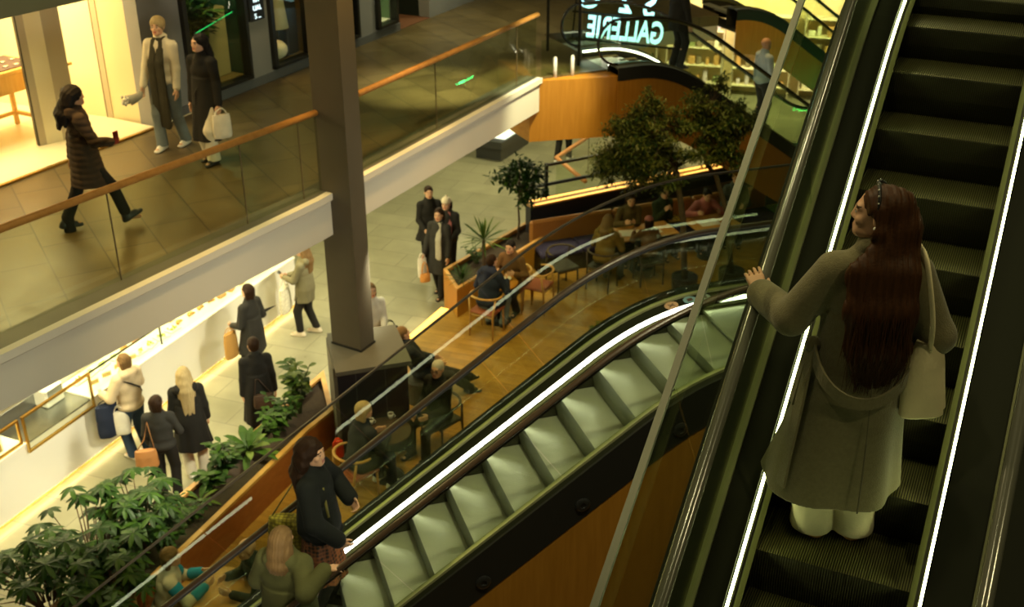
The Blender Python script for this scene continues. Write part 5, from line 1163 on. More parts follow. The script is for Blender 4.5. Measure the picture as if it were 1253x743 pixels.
def bag(name,loc,rz,w,h,d,m,label,cat='bag',handle=.16,strap=None,lean=0,taper=.9,group=None,strapm=None):
    """soft bag hanging below its handle point loc (top centre of the opening)"""
    o=empty(name,loc,rz,label=label,cat=cat,group=group); S=Sd()
    S.stack([(V3(0,0,0),w/2*taper,d*.28),(V3(0,0,-h*.35),w/2*.98,d*.45),(V3(0,0,-h*.85),w/2,d*.5),(V3(0,0,-h),w/2*.93,d*.42)],fold=.03,nf=6,k=.01)
    link('bag_body',S.mesh('bag',max(.008,min(w,h)/26)),[m],o)
    mb=MB()
    for sy in (-1,1):
        if handle: mb.tube([(w*.28*math.cos(a),sy*d*.16,-.01+handle*math.sin(a)) for a in [math.pi*i/10 for i in range(11)]],.007,6)
    if strap:
        q=[wl2(o,p) for p in strap]; mb.tube([(-w*.4,0,-.02)]+q+[(w*.4,0,-.02)],.012,6,flat=.4)
    mb.build('strap' if strap else 'handle',strapm or m,o,smooth=True); return o
# ---------- upper walkway
p=(g0(92,291,U)+g0(146,268,U))/2
w1_,J=person('person',p,62,1.70,'woman in a long dark brown quilted coat and boots striding past the bright shop',skin=SKIN2,top=K(m=C_brown,kind='puffer',hem=.34,t=.018,w=.135,d=.125,fold=.02,name='quilted_coat',hood=1),bottom=K(m=C_black,hem=.1),shoes=K(m=mat('boot leather',(.02,.024,.026),.4),boot=.75,pitch=(0,28)),hair=K(style='wavy',c='black',len=.16,vol=1.15,blow=(0,-.09,0)),feet=((-.06,-.34),(.07,.34)),footz=(0,.06),hands=((-.22,-.14,.74),(.12,.30,1.06)),head=(0,4,0),epole=((-.5,-1,0),(1,-.4,-.6)))
q=wld(w1_,(.11,.36,1.10)); mb=MB(); mb.box((0,0,0),(.012,.075,.15),bev=.005); mb.build('phone',mat('red phone case',(.30,.035,.02),.4),None,loc=q,rz=-R(30),label='dark red phone held up by the striding woman in brown coat',cat='phone')
p=(g0(211,187,U)+g0(216,172,U))/2
man,J=person('person',p,196,1.80,'fair-haired man in cream half-zip sweater, jeans and long dark scarf by the shop',top=K(m=C_cream,t=.016,name='sweater',collar=1),bottom=K(m=C_jeans,r=(.056,.044,.044)),shoes=SH_w,hair=K(style='short',c='blond',vol=1.13),feet=((-.11,-.14),(.08,.16)),scarf=K(m=C_scarf,l=1.02,r=1.02),hands=((-.23,.10,.86),(.25,.16,.90)),head=(-6,-2,0),female=False,build=1.05)
q=wld(man,(.27,.24,.80)); fl=empty('flower_bunch',q,0,label='small bunch of white flowers in grey wrapping carried by the man with scarf',cat='flowers')
mb=MB(); mb.tube([(.02,0,.05),(0,-.02,0),(-.05,-.06,-.03),(-.12,-.1,-.05)],[.03,.05,.06,.075],9); mb.build('wrapping',cloth('grey wrapping',(.35,.33,.26)),fl,smooth=True)
rng=random.Random(8); mb=MB()
for i in range(16): mb.ball((-.16+rng.uniform(-.05,.04),-.12+rng.uniform(-.06,.06),-.05+rng.uniform(-.05,.06)),.022,7,5)
mb.build('blossoms',C_white,fl,smooth=True)
p=g0(262,197,U)
w3_,J=person('person',p,205,1.72,'dark-haired woman in a belted black coat with a white bag beside the man',top=K(m=C_black,hem=.20,t=.014,w=.135,d=.12,name='coat',collar=1,fold=.04),bottom=K(m=C_whitet,r=(.055,.05,.052)),shoes=SH_b,hair=K(style='wavy',c='black',len=.22,vol=1.05),feet=((-.09,.10),(.09,-.05)),hands=((-.24,.05,.82),(.21,.06,.80)),head=(14,-2,0))
mb=MB(); B_=J['B']; mb.sweep([[Vector(B_(rx*math.cos(a),ry*math.sin(a),.105*1.72+dz)) for a in [2*math.pi*i/24 for i in range(24)]] for rx,ry,dz in ((.166,.122,.03),(.176,.132,.03),(.176,.132,-.02),(.166,.122,-.02))]); mb.tube([B_(.0,.13,.18),B_(.05,.15,.08),B_(.06,.16,-.06)],.018,6,flat=.4); mb.build('belt',C_char,w3_)
bag('shopping_bag',wld(w3_,(-.27,.07,.72)),R(30),.26,.33,.12,C_white,'white paper shopping bag with dark print hanging from hand of woman in black',handle=.09)
# ---------- at the food counter
p=g0(172,558,0)
l1,J=person('person',p,-58,1.68,'person in beige fleece and jeans with cross strap at the counter glass',top=K(m=C_beige,t=.030,name='fleece',hood=1,sl=(.048,.044,.036)),bottom=K(m=C_blue,r=(.056,.046,.044)),shoes=SH_w,hair=K(style='bob',c='fair'),feet=((-.10,.02),(.12,-.06)),hands=((-.22,.30,1.06),(.20,.34,1.08)),head=(-10,-18,0))
B_=J['B']; mb=MB(); mb.tube([B_(-.17,-.02,.50),B_(-.06,-.155,.42),B_(.08,-.165,.30),B_(.17,-.06,.17)],.022,6,flat=.35); mb.build('cross_strap',C_black,l1)
bag('puffer_bag',wld(l1,(-.30,.16,.98)),R(40),.34,.50,.22,C_navy,'navy padded jacket slung over the arm of person in beige',cat='jacket',handle=.06)
bag('plastic_bag',wld(l1,(-.20,.02,.86)),R(10),.24,.36,.14,C_white,'white plastic bag hanging beside the navy padded jacket',handle=.10)
p=g0(243,581,0)
l2,J=person('person',p,-22,1.74,'woman with long blond hair and long black coat standing in the corridor',top=K(m=C_black,hem=.28,t=.020,w=.155,d=.13,name='coat',hood=1),bottom=K(m=C_whitet,r=(.055,.045,.045)),shoes=SH_w,hair=K(style='long',c='blond',len=.36),feet=((-.09,0),(.1,.04)),hands=((-.18,.22,.92),(.24,.10,.86)),head=(8,-8,0))
p=g0(211,603,0)+Vector((.0,-.05,0))
l3,J=person('person',p,-8,1.58,'short brown-haired person dressed all in black with an orange leather bag',top=K(m=C_char,t=.022,name='jacket'),bottom=K(m=C_black,r=(.056,.046,.042)),shoes=K(m=mat('black shoe',(.015,.014,.012),.4),sole=mat('white sole',(.75,.73,.66),.5)),hair=K(style='bob',c='brown',vol=1.05),feet=((-.10,.02),(.10,-.02)),hands=((-.2,.12,.80),(.18,.25,.95)),head=(25,-12,0))
T_=[wld(l3,q) for q in ((-.20,-.14,1.02),(-.13,-.13,1.28),(-.10,.0,1.34))]
bag('shoulder_bag',wld(l3,(-.20,-.17,.88)),R(15),.30,.28,.15,mat('orange leather',(.42,.19,.06),.5,nscale=8,namt=.2),'orange brown leather shoulder bag on the back of short person in black',handle=0,strap=T_[:2])
p=g0(324,541,0)
l4,J=person('person',p,-25,1.74,'short-haired person in a long black coat seen from behind beside the planter',top=K(m=C_black,hem=.22,t=.018,w=.14,d=.12,name='coat',collar=1),bottom=K(m=C_black),shoes=SH_b,hair=K(style='short',c='brown',vol=1.03),feet=((-.09,0),(.1,.03)),hands=((-.22,.05,.82),(.24,.02,.80)),head=(0,-14,0))
bag('handbag',wld(l4,(.02,-.22,.95)),R(20),.30,.22,.12,mat('brown leather',(.06,.034,.02),.5),'dark brown handbag on the hip of the person in long black coat',handle=0,strap=[wld(l4,(-.06,-.17,1.18)),wld(l4,(-.02,-.175,1.18))])
p=g0(316,466,0)
l5,J=person('person',p,-62,1.72,'person in long charcoal coat with head hidden behind the white beam at the counter',top=K(m=C_char,hem=.33,t=.018,w=.14,d=.12,name='coat',fold=.04),bottom=K(m=C_black),shoes=SH_w,hair=K(style='bob',c='brown'),feet=((-.09,0),(.1,.05)),hands=((-.16,.26,1.02),(.20,.20,.98)),head=(0,-15,0))
um=empty('umbrella',wld(l5,(.12,.10,1.08)),0,label='folded black umbrella tucked under arm of the person in charcoal coat',cat='umbrella')
mb=MB(); d_=(at(337,374,1.0)-um.location); mb.tube([d_*-.35,d_*-.1,d_*.35,d_*.8,d_*1.0],[.035,.045,.04,.014,.004],9); mb.build('canopy',C_black,um,smooth=True)
mb=MB(); mb.tube([d_*-.35,d_*-.5,d_*-.55+Vector((0,0,.03)),d_*-.52+Vector((0,0,.07))],.011,6); mb.build('umbrella_handle',M_black,um,smooth=True)
bag('paper_bag',wld(l5,(-.30,.20,.98)),R(60),.28,.44,.14,mat('tan paper',(.50,.27,.07),.7),'tall tan paper bag hanging by the counter from the charcoal coat arm',handle=.08)
p=g0(379,409,0)
l6,J=person('person',p,-78,1.70,'person in long grey olive cardigan looking down at phone at corridor end',top=K(m=C_greyo,hem=.40,t=.020,w=.115,d=.10,name='cardigan',hood=1),bottom=K(m=C_black,r=(.053,.043,.037),hem=.06),shoes=SH_c,hair=K(style='long',c='fair',len=.2),feet=((-.10,.12),(.11,-.10)),hands=((-.08,.34,1.10),(.10,.33,1.06)),head=(0,-34,0),epole=((-.8,-.5,-1),(.8,-.5,-1)))
mb=MB(); mb.box((0,0,0),(.075,.012,.15),M=Rx(R(-50)),bev=.004); mb.build('phone',M_black,None,loc=wld(l6,(.0,.42,1.12)),rz=R(78),label='dark phone held by the person in grey olive cardigan',cat='phone')
bag('tote_bag',wld(l6,(-.20,.30,.98)),R(75),.34,.46,.16,cloth('white floral',(.70,.64,.50),ns=22,na=.5),'white patterned tote bag hanging from arm of cardigan wearer',handle=.14)
# ---------- group by the second planter
p=g0(528,332,0)
a1,J=person('person',p,165,1.74,'person in flared dark coat half hidden by the white beam, leftmost of the trio',top=K(m=C_black,hem=.42,t=.024,w=.17,d=.14,name='coat'),bottom=K(m=C_black),shoes=SH_b,hair=K(style='short',c='brown'),feet=((-.09,.1),(.1,-.1)),hands=((-.14,.28,1.0),(.15,.28,1.0)),head=(0,-10,0))
p=g0(549,345,0)
a2,J=person('person',p,188,1.70,'person in cream knitted beanie and dark jacket standing behind the brown-haired walker',top=K(m=C_char,t=.03,name='jacket'),bottom=K(m=C_black),shoes=SH_b,hair=K(style='bob',c='brown'),hat=K(m=C_cream,bobble=1),feet=((-.09,.0),(.1,.03)),hands=((-.14,.28,1.0),(.15,.28,1.0)),head=(10,-10,0),scarf=K(m=C_pink,l=.5,r=0))
p=g0(540,360,0)
a3,J=person('person',p,205,1.70,'brown-haired person in long dark coat over striped top walking beside the second planter',top=K(m=C_char,hem=.30,t=.022,w=.14,d=.12,name='coat',collar=1),bottom=K(m=C_black),shoes=SH_b,hair=K(style='bob',c='brown'),feet=((-.09,.16),(.1,-.12)),hands=((-.22,.10,.84),(.24,.16,.86)),head=(-8,-12,0),scarf=K(m=cloth('striped top',(.40,.38,.30),ns=60,na=.7),l=.55,r=0))
bag('plastic_bag',wld(a3,(.26,.22,.78)),R(20),.18,.38,.10,C_white,'long white plastic bag carried by the brown-haired walker in dark coat',handle=.1)
bag('paper_bag',wld(a3,(.16,.30,.52)),R(20),.20,.16,.12,mat('orange paper',(.55,.25,.06),.7),'small orange paper bag low in front of the brown-haired walker',handle=.24)
p=Vector((-2.21,15.72,0)); 
a4,J=person('person',p,150,1.68,'person in white top with phone half hidden behind the big column',top=K(m=C_white,t=.014,name='top'),bottom=K(m=C_black),shoes=SH_b,hair=K(style='long',c='fair',len=.2),hands=((-.06,.32,1.05),(.20,.08,.80)),head=(0,-20,0))
bag('handbag',wld(a4,(-.20,.20,.98)),R(20),.30,.30,.14,C_black,'black handbag of the person half hidden by the big column',handle=.12)
p=g0(688,197,0)
a5,J=person('person',p,30,1.72,'person in black trousers and white shoes walking under the orange bridge',top=K(m=C_char,hem=.40,t=.02,name='coat'),bottom=K(m=C_black,r=(.055,.045,.042)),shoes=SH_w,hair=K(style='short',c='brown'),feet=((-.09,-.12),(.09,.18)))
# ---------- seating area
zf=ZF
def seat(px,py,hz,az,h,label,off=.10,lean=8,hands=None,feet=None,head=(0,-5,0),ch=None,pelz=.55,xy=None,legs=None,**kw):
    q=at(px,py,zf+hz); f=azd(az); l=Vector((q.x,q.y,zf))-f*off
    if xy: l=Vector((xy[0],xy[1],zf))
    if ch: chair((l.x-f.x*.02,l.y-f.y*.02),az,ch[0],**(ch[1] if len(ch)>1 else {}))
    return person('person',l,az,h,label,pel=(0,0,pelz),lean=(lean,0),feet=feet or ((-.13,.42),(.13,.45)),hands=hands or ((-.16,.36,.84),(.16,.38,.84)),head=head,**kw)
def tp(n,**k): return K(name=n,hem=-1,sit=1,**k)
S3p=at(440,497,1.32)
t1c=at(472,527,ZF+.74)
table(t1c,'small round cafe table with two coffee cups before the dark pedestal',.34,top=M_dks)
s3,_=seat(440,500,1.34,46,1.78,'person with short blond hair in dark blue-grey coat sitting with a coffee cup',top=tp('coat',m=cloth('slate coat',(.030,.034,.038)),t=.026),bottom=K(m=C_navy),shoes=SH_w,hair=K(style='bob',c='blond',vol=1.1),lean=14,head=(10,-14,0),ch=('pale oak chair with curved back rail under the blond coffee drinker',),hands=((-.12,.40,.80),(.14,.42,.84)))
s2,_=seat(530,455,1.27,222,1.74,'white-haired man with dark glasses and black coat sitting by the small table',top=tp('coat',m=C_black,t=.026),bottom=K(m=C_char),shoes=SH_b,hair=K(style='short',c='grey'),glasses=1,lean=2,head=(-18,-10,0),ch=('dark upholstered chair under the white-haired man',K(frame=M_dks,seat=M_dk)),hands=((-.14,.34,.72),(.16,.30,.64)),female=False,build=1.05,skin=SKIN)
MW=mat('white china',(.75,.72,.64),.25)
cup(Vector((*at(454,516,zf+.78).xy,zf+.742)),'white coffee cup nearest the blond drinker',MW)
cup(Vector((*at(478,509,zf+.78).xy,zf+.742)),'white coffee cup in the middle of the small round table',MW)
bag('cloth_bag',at(413,540,zf+.72),R(30),.16,.26,.08,mat('red cloth',(.60,.05,.012),.7),'small bright red cloth bag hanging from the pale oak chair',handle=.05)
# lounging man
l=Vector((-1.36,14.60,zf))
st=empty('pouf_stool',(l.x,l.y,zf),R(20),label='low dark pouf stool under the man with outstretched legs',cat='stool')
mb=MB(); mb.lathe([(.01,0),(.24,0),(.25,.03),(.25,.36),(.22,.40),(.01,.41)],n=24); mb.build('seat',M_dk,st,smooth=False); mb=MB(); mb.lathe([(.02,-.0),(.255,0),(.255,.02),(.02,.02)],n=24); mb.build('base_ring',M_black,st)
s1,_=person('person',l,66,1.76,'man in dark jacket lounging with legs outstretched beside the dark pedestal',pel=(0,0,.50),lean=(-24,0),feet=((-.05,.82),(.12,.72)),toes=(-15,20),hands=((-.10,.22,.62),(.12,.24,.62)),head=(-12,-8,0),top=tp('jacket',m=cloth('dark blue jacket',(.022,.026,.032)),t=.026),bottom=K(m=C_char,r=(.056,.044,.04)),shoes=K(m=mat('dark green shoe',(.025,.03,.02),.5)),hair=K(style='short',c='fair'),skin=SKIN,footz=(.07,0),female=False)
# table by the second planter
t2c=at(610,345,ZF+.74); table(t2c,'round cafe table between the man in blue and the person in rust jacket',.33,top=M_clad)
s4,_=seat(600,325,1.2,28,1.74,'person in navy jacket sitting with back turned beside the second planter',top=tp('jacket',m=C_navy,t=.028,hood=1),bottom=K(m=C_jeans),shoes=SH_b,hair=K(style='short',c='brown'),lean=12,feet=((-.13,.28),(.13,.30)),head=(10,-15,0),ch=('oak chair with rounded back under the person in navy',))
s5,_=seat(627,300,1.25,205,1.72,'dark-haired person in rust brown jacket facing the camera behind the round table',top=tp('jacket',m=C_brick,t=.026),bottom=K(m=C_char),shoes=SH_b,hair=K(style='short',c='black'),lean=16,feet=((-.13,.22),(.13,.24)),head=(0,-15,0),ch=('oak chair under the person in rust brown jacket',))
for i,(px,py,lb) in enumerate(((614,330,'tall clear glass on table beside the navy jacket'),)):
    mb=MB(); mb.lathe([(.004,0),(.03,0),(.036,.12),(.033,.12),(.028,.008),(.004,.008)],n=16); mb.build('drinking_glass',M_glassc,None,smooth=True,loc=Vector((t2c.x+.05,t2c.y+.02,zf+.74)),label=lb,cat='glass')
for i,(dx,dy,lb) in enumerate(((.14,.12,'white plate with pastry on the far side of round table'),(-.10,.14,'white plate left of the tall clear glass'))):
    o=empty('plate',(t2c.x+dx,t2c.y+dy,zf+.74),label=lb,cat='plate'); mb=MB(); mb.lathe([(.004,0),(.05,0),(.085,.012),(.083,.016),(.048,.005),(.004,.005)],n=22); mb.build('dish',MW,o,smooth=True)
chair((.45,17.62),-65,'red-seated cafe chair standing empty right of the round table')
chair((.92,18.42),150,'dark empty cafe chair between round table and booth',frame=M_dks,seat=M_dk)
# booth guests
def bench_pt(x,back=.34):
    t=(x-b0.x)/dB.x; q=b0+dB*t+nB*back; return (q.x,q.y)
azB=math.degrees(math.atan2(nB.x,nB.y))
M_tbl=woodm('honey table',(.42,.20,.04),(.52,.27,.07),.4)
table((2.48,19.34),'square honey-wood booth table with white paper sheets and food',z=zf,top=M_tbl,square=(1.15,.62),az=-21)
table((3.80,19.80),'square booth table under the person in pink',z=zf,top=M_tbl,square=(.95,.62),az=-21)
seat(0,0,0,azB+14,1.70,'brown-haired person in olive brown jacket at booth bench left end',xy=bench_pt(2.08),lean=20,top=tp('jacket',m=cloth('olive brown jacket',(.10,.07,.025)),t=.026),bottom=K(m=C_char),shoes=SH_b,hair=K(style='bob',c='brown'),pelz=.56,hands=((-.05,.42,.86),(.14,.42,.86)))
seat(0,0,0,azB-4,1.66,'blond-haired person in dark green top eating at the booth bench',xy=bench_pt(2.72),lean=12,top=tp('top',m=cloth('dark green top',(.03,.045,.02)),t=.02),bottom=K(m=C_char),shoes=SH_b,hair=K(style='short',c='blond',vol=1.06),pelz=.56,hands=((-.06,.30,.95),(.08,.30,.95)),head=(0,-16,0))
seat(0,0,0,30,1.72,'long-haired person in mustard olive jacket with back turned at booth table',xy=(1.66,18.46),top=tp('jacket',m=cloth('mustard jacket',(.17,.11,.025)),t=.028,hood=1),bottom=K(m=C_char),shoes=SH_b,hair=K(style='long',c='fair',len=.12),ch=('dark chair under the person in mustard olive jacket',K(frame=M_dks,seat=M_dk)),lean=12)
seat(0,0,0,-15,1.45,'person in a round pink hat sitting at the near side of booth table',xy=(2.50,18.72),top=tp('top',m=C_brick,t=.02),bottom=K(m=C_char),shoes=SH_b,hair=K(style='bob',c='brown'),hat=K(m=C_pink),ch=('dark chair under the person in pink hat',K(frame=M_dks,seat=M_dk)),lean=8,pelz=.55)
seat(0,0,0,azB+10,1.66,'dark-haired person in pink jacket bent over the booth table',xy=bench_pt(3.55),lean=34,top=tp('jacket',m=C_pink,t=.024),bottom=K(m=C_char),shoes=SH_b,hair=K(style='bun',c='black'),pelz=.56,hands=((-.22,.50,.86),(.24,.52,.86)),head=(0,-40,0))
seat(0,0,0,azB+30,1.74,'person in grey green padded coat at the right end of the booth',xy=bench_pt(4.28),lean=4,top=tp('coat',m=C_tealg,t=.03,kind='puffer'),bottom=K(m=C_char),shoes=SH_b,hair=K(style='short',c='fair'),pelz=.56,hands=((-.16,.34,.82),(.10,.36,.84)))
M_paper=mat('white paper',(.80,.77,.66),.6)
for i,(x,y,rz,lb) in enumerate(((2.58,19.30,30,'white paper sheet under the food on booth table left part'),(2.20,19.22,5,'white paper sheet at the near corner of booth table'),(3.74,19.72,20,'white paper sheet before the person in pink'))):
    mb=MB(); mb.box((0,0,.002),(.40,.28,.004)); mb.build('paper_sheet',M_paper,None,loc=(x,y,zf+.742),rz=R(rz),label=lb,cat='paper')
tr=empty('serving_tray',(3.18,20.32,zf+.56),R(18),label='yellow tray with dark grid standing on bench beside the person in pink',cat='tray')
mb=MB(); mb.box((0,0,.015),(.40,.28,.03),bev=.01); mb.build('tray_base',mat('tray yellow',(.62,.36,.03),.5),tr)
mb=MB(); 
for k in (-1,0,1): mb.box((k*.1,0,.034),(.012,.26,.008)); mb.box((0,k*.07,.034),(.38,.012,.008))
mb.build('tray_grid',M_dks,tr)
# bottom left table under the escalator guard
table((-3.24,9.46),'round cafe table under the lower end of the escalator rail',.40,top=M_tbl)
seat(0,0,0,-118,1.76,'bald man in dark jacket sitting at the table in the lower left',xy=(-2.66,9.62),top=tp('jacket',m=cloth('dark teal jacket',(.03,.036,.03)),t=.026),bottom=K(m=C_char),shoes=SH_b,hair=None,lean=18,head=(0,-14,0),ch=('oak chair under the bald man',),female=False,hands=((-.14,.46,.84),(.16,.44,.84)))
k2,K2J=seat(0,0,0,72,1.66,'person in cream and turquoise knit sweater facing the bald man',xy=(-3.78,9.38),top=tp('sweater',m=cloth('cream sweater',(.55,.50,.38)),t=.024),bottom=K(m=C_char),shoes=SH_b,hair=K(style='bob',c='fair'),lean=14,ch=('oak chair under the person in the turquoise knit',),hands=((-.12,.44,.86),(.14,.46,.86)),extra=None)
for i,(dx,dy) in enumerate(((.30,.12),(.36,-.12))):
    pass

S=Sd()
for i in (0,1):
    a=K2J['wr'][i]; b=K2J['el'][i]; S.cap(a-unit(a-b)*.02,a*.45+b*.55,.052,.062,k=.02); S.cap(K2J['sh'][i]*.75+b*.25,K2J['sh'][i]*.45+b*.55,.078,.074,k=.02)
link('knit_bands',S.mesh('bands',.010),[C_teal],k2,label='turquoise knitted bands on the sleeves')
# ---------- people on the middle escalator
azM=72.02; hM=azd(azM); latM=azl(azM); TT=math.tan(TH)
def onM(k,u,v): return PM+(hM*(k*.4+u)+latM*v)*SM+Vector((0,0,(k*.4*TT)*SM))
p=onM(-1,.24,.55)
lat_off=onM(-1,.24,.30)
C_bl2=cloth('black fleece coat',(.010,.012,.011))
rider,J4=person('person',lat_off,100,1.73,'dark-haired woman in short black coat and chequered skirt riding the middle escalator',top=K(m=C_bl2,t=.026,hem=.49,w=.112,d=.092,name='short_coat',sl=(.048,.046,.042)),bottom=K(kind='skirt',m=checkm('rust check skirt',(.035,.02,.008),(.30,.10,.03),.035),hem=.24,w=.125,d=.12,legs=C_black),shoes=SH_b,hair=K(style='wavy',c='brown',len=.24,vol=1.10),feet=((-.09,.02),(.09,-.02)),hands=((-.20,.22,1.06),(.20,.24,.94)),head=(6,-16,0),epole=((-1,-.6,-.2),(1,-.6,-.4)),curl=(.9,.9))
bag('woven_bag',wld(rider,(.02,-.24,.98)),R(-5),.40,.44,.22,checkm('yellow woven',(.40,.34,.03),(.16,.13,.01),.035),'large yellow-green woven bag at the back of the dark-haired woman',handle=0,strap=[wld(rider,(-.10,-.16,1.35)),wld(rider,(.04,-.10,1.46)),wld(rider,(.09,.10,1.36)),wld(rider,(.12,.14,1.10))],strapm=mat('olive strap',(.18,.16,.03),.6))
# hooded woman, hand on the handrail
xh=-.17; hp_=PM+(hM*xh+latM*1.22)*SM+Vector((0,0,(xh*TT+.88/math.cos(TH))*SM))
base=onM(-2,.24,.90)
tmp=Matrix.Translation(base)@Matrix.Rotation(-R(14),4,'Z'); hl_=tmp.inverted()@(hp_+Vector((0,0,.035)))
hooded,J5=person('person',base,14,1.56,'fair-haired woman in olive hooded parka holding the handrail of the middle escalator',top=K(m=C_olive,t=.046,hem=.36,w=.17,d=.15,name='parka',hood=1,sl=(.054,.050,.044),cuff=.02),bottom=K(m=C_black),shoes=SH_b,hair=K(style='long',c='fair',len=.15,vol=1.05),feet=((-.09,0),(.09,.02)),hands=((-.2,.24,.96),tuple(hl_-Vector(unit(hl_-Vector((.14,0,1.25))))*.06)),head=(6,-14,0),palm=(None,(0,0,-1)),fdir=(None,tuple(tmp.to_3x3().inverted()@(hM*.8+latM*.25+Vector((0,0,.1))))),curl=(.4,.35),res=.85)
# far escalator riders
def onD(t,v): 
    q=PD0+dD*t-nD*v; return q
nD=Vector((dD.y,-dD.x,0))
def proj_(X):
    s,c=math.sin(PITCH),math.cos(PITCH); x,y,z=X.x,X.y,X.z-CAMZ; d=y*c-z*s; return WPX/2+FPX*x/d, HPX/2+FPX*(-y*s-z*c)/d
best=min(((abs(proj_(onD(k*.4+.2,.45)+Vector((0,0,1.6-k*.4*TT)))[0]-933),k) for k in range(0,9)))[1]
q=onD(best*.4+.2,.45); q.z=U-(best+1)*.4*TT+.27
person('person',q,66,1.72,'balding man in pale blue shirt riding down the far escalator',top=K(m=C_lblue,t=.014,name='shirt'),bottom=K(m=C_char),shoes=SH_b,hair=None,female=False,skin=SKIN2)
best=min(((abs(proj_(onD(-x*.1,.45)+Vector((0,0,.8)))[0]-838),x) for x in range(-8,25)))[1]
q=onD(.62,.45); q.z=U-.27
person('person',q,66,1.76,'person in black standing at the top landing of the far escalator',top=K(m=C_black,hem=.40,t=.02,name='coat'),bottom=K(m=C_black),shoes=SH_b,hair=K(style='short',c='brown'))
# ================================================================== the woman on the near escalator
azR=25.45; hR=azd(azR); latR=azl(azR)
zR=PR.z-6*.4*TT*SR
heelL=at(998,670,zR); heelR=at(1041,673,zR)
bw=(heelL+heelR)/2+Vector((.02,.10,0)); bw.z=zR+.004; AZW=3.0
C_coat=mat('grey olive wool coat',(.155,.136,.066),.9,nscale=55,namt=.22,bump=.35,bscale=160,sheen=.25)
C_cream2=mat('cream trousers',(.62,.57,.40),.85,nscale=30,namt=.08,bump=.2,bscale=120)
tmpW=Matrix.Translation(bw)@Matrix.Rotation(-R(AZW),4,'Z')
xr=-1.90; hr_=PR+(hR*xr+latR*-.215)*SR+Vector((0,0,(xr*TT+.79/math.cos(TH))*SR))
rail_dir=(hR*math.cos(TH)+Vector((0,0,math.sin(TH)))).normalized()
hl_=tmpW.inverted()@(hr_+Vector((0,0,.030))+latR*.01-rail_dir*.055)
iT=tmpW.to_3x3().inverted()
HW=1.645
wm,JW=person('person',bw,AZW,HW,'long auburn-haired woman in a long grey-olive coat standing on the near escalator',res=.62,
  shz=.270,top=K(m=C_coat,t=.022,hem=.165,w=.180,d=.150,name='coat',fold=.05,nf=5,ph=.9,sl=(.046,.045,.041),cuff=.012,collar=1,hx=-.04),
  bottom=K(m=C_cream2,r=(.056,.050,.056),hem=.020),shoes=K(m=mat('tan shoe',(.45,.22,.07),.5),sole=mat('tan sole',(.36,.16,.05),.5)),
  feet=((-.095,.03),(.085,.02)),toes=(-14,10),hands=(tuple(hl_),(.25,.10,.86)),epole=((-.5,-.35,-1.3),(.6,-1,-.2)),head=(-66,-4,0),fdir=(tuple(iT@(rail_dir*.75-latR*.45)),None),palm=(tuple(iT@(Vector((0,0,-1))+latR*.25)),None),curl=(.42,.5),
  hair=None,lean=(1,0))
# long straight hair
W=JW['W']; F=JW['F']; hs=JW['hs']; nb=JW['nb']; T=JW['T']; B_=JW['B']
S=Sd(); S.ell(W(0,-.022,.030),V3(.083,.099,.087)*hs,F,k=.01)
bk=lambda x,y,z:nb+T.T@V3(x,y,z)
for x,e in ((-.085,-.10),(-.04,-.05),(0,.0),(.045,.05),(.09,.105)):
    S.chain([W(.0+x*.3,-.07,.03),W(x*.35,-.098,-.06),bk(x*.95,-.105,-.06),bk(x*1.05,-.142,-.20),bk(x*1.0+.01,-.150,-.36),bk(x*.8+.02,-.138,-.50-.04*math.cos(x*25))],[.05,.056,.056,.048,.040,.016],k=.03,flat=(T[1],.6))
# strands lying over the near shoulder and beside the face
S.chain([W(.062,-.01,.03),W(.074,-.02,-.06),bk(-.03,-.085,-.03),bk(-.085,-.115,-.14),bk(-.10,-.125,-.27)],[.03,.034,.036,.03,.010],k=.02,flat=(T[1],.6))
S.chain([W(-.062,-.01,.03),W(-.074,-.02,-.06),bk(.06,-.03,-.03),bk(.10,-.08,-.15),bk(.11,-.11,-.3)],[.03,.034,.036,.032,.012],k=.02)
S.ell(W(0,.112,-.040),V3(.070,.078,.098)*hs,F,k=.012,sub=True); S.ell(W(-.085,.035,-.045),V3(.03,.045,.055)*hs,F,k=.01,sub=True)
def hd_(X):
    q=(X-V3(JW['hc']))@F.T; u=(X-nb)@T[0]; return .0018*np.sin(u*420+X[:,2]*6)+.0018*np.sin(u*190+X[:,2]*11+1)
M_aub=mat('auburn strands',(.050,.0185,.0055),.5,nscale=70,namt=.7,stretch=(1,1,.03),spec=.2)
hob=link('hair',S.mesh('hair',.0055,hd_),[M_aub],wm)
mb=MB(); rng=random.Random(4)
for i in range(150):   # loose single strands
    x=rng.uniform(-.10,.11); y0=-.150-rng.uniform(0,.018); a=bk(x*.7,-.125,-.02); b_=bk(x,y0-.02,-.22); c_=bk(x*1.0+rng.uniform(-.02,.03),y0-.018,-.40); d_=bk(x*.85+rng.uniform(-.03,.04),y0+.012,-.50-rng.uniform(0,.08))
    mb.tube([a,b_,c_,d_],[.0016,.0018,.0015,.0006],4,cap=False)
for i in range(16):
    x=-.09-rng.uniform(0,.035); mb.tube([bk(-.05,-.09,-.03),bk(x*.9,-.125,-.14),bk(x,-.15,-.27),bk(x+rng.uniform(-.02,.02),-.16,-.36-rng.uniform(0,.08))],[.0025,.003,.002,.0006],4,cap=False)
mb.build('loose_strands',M_aub,wm)
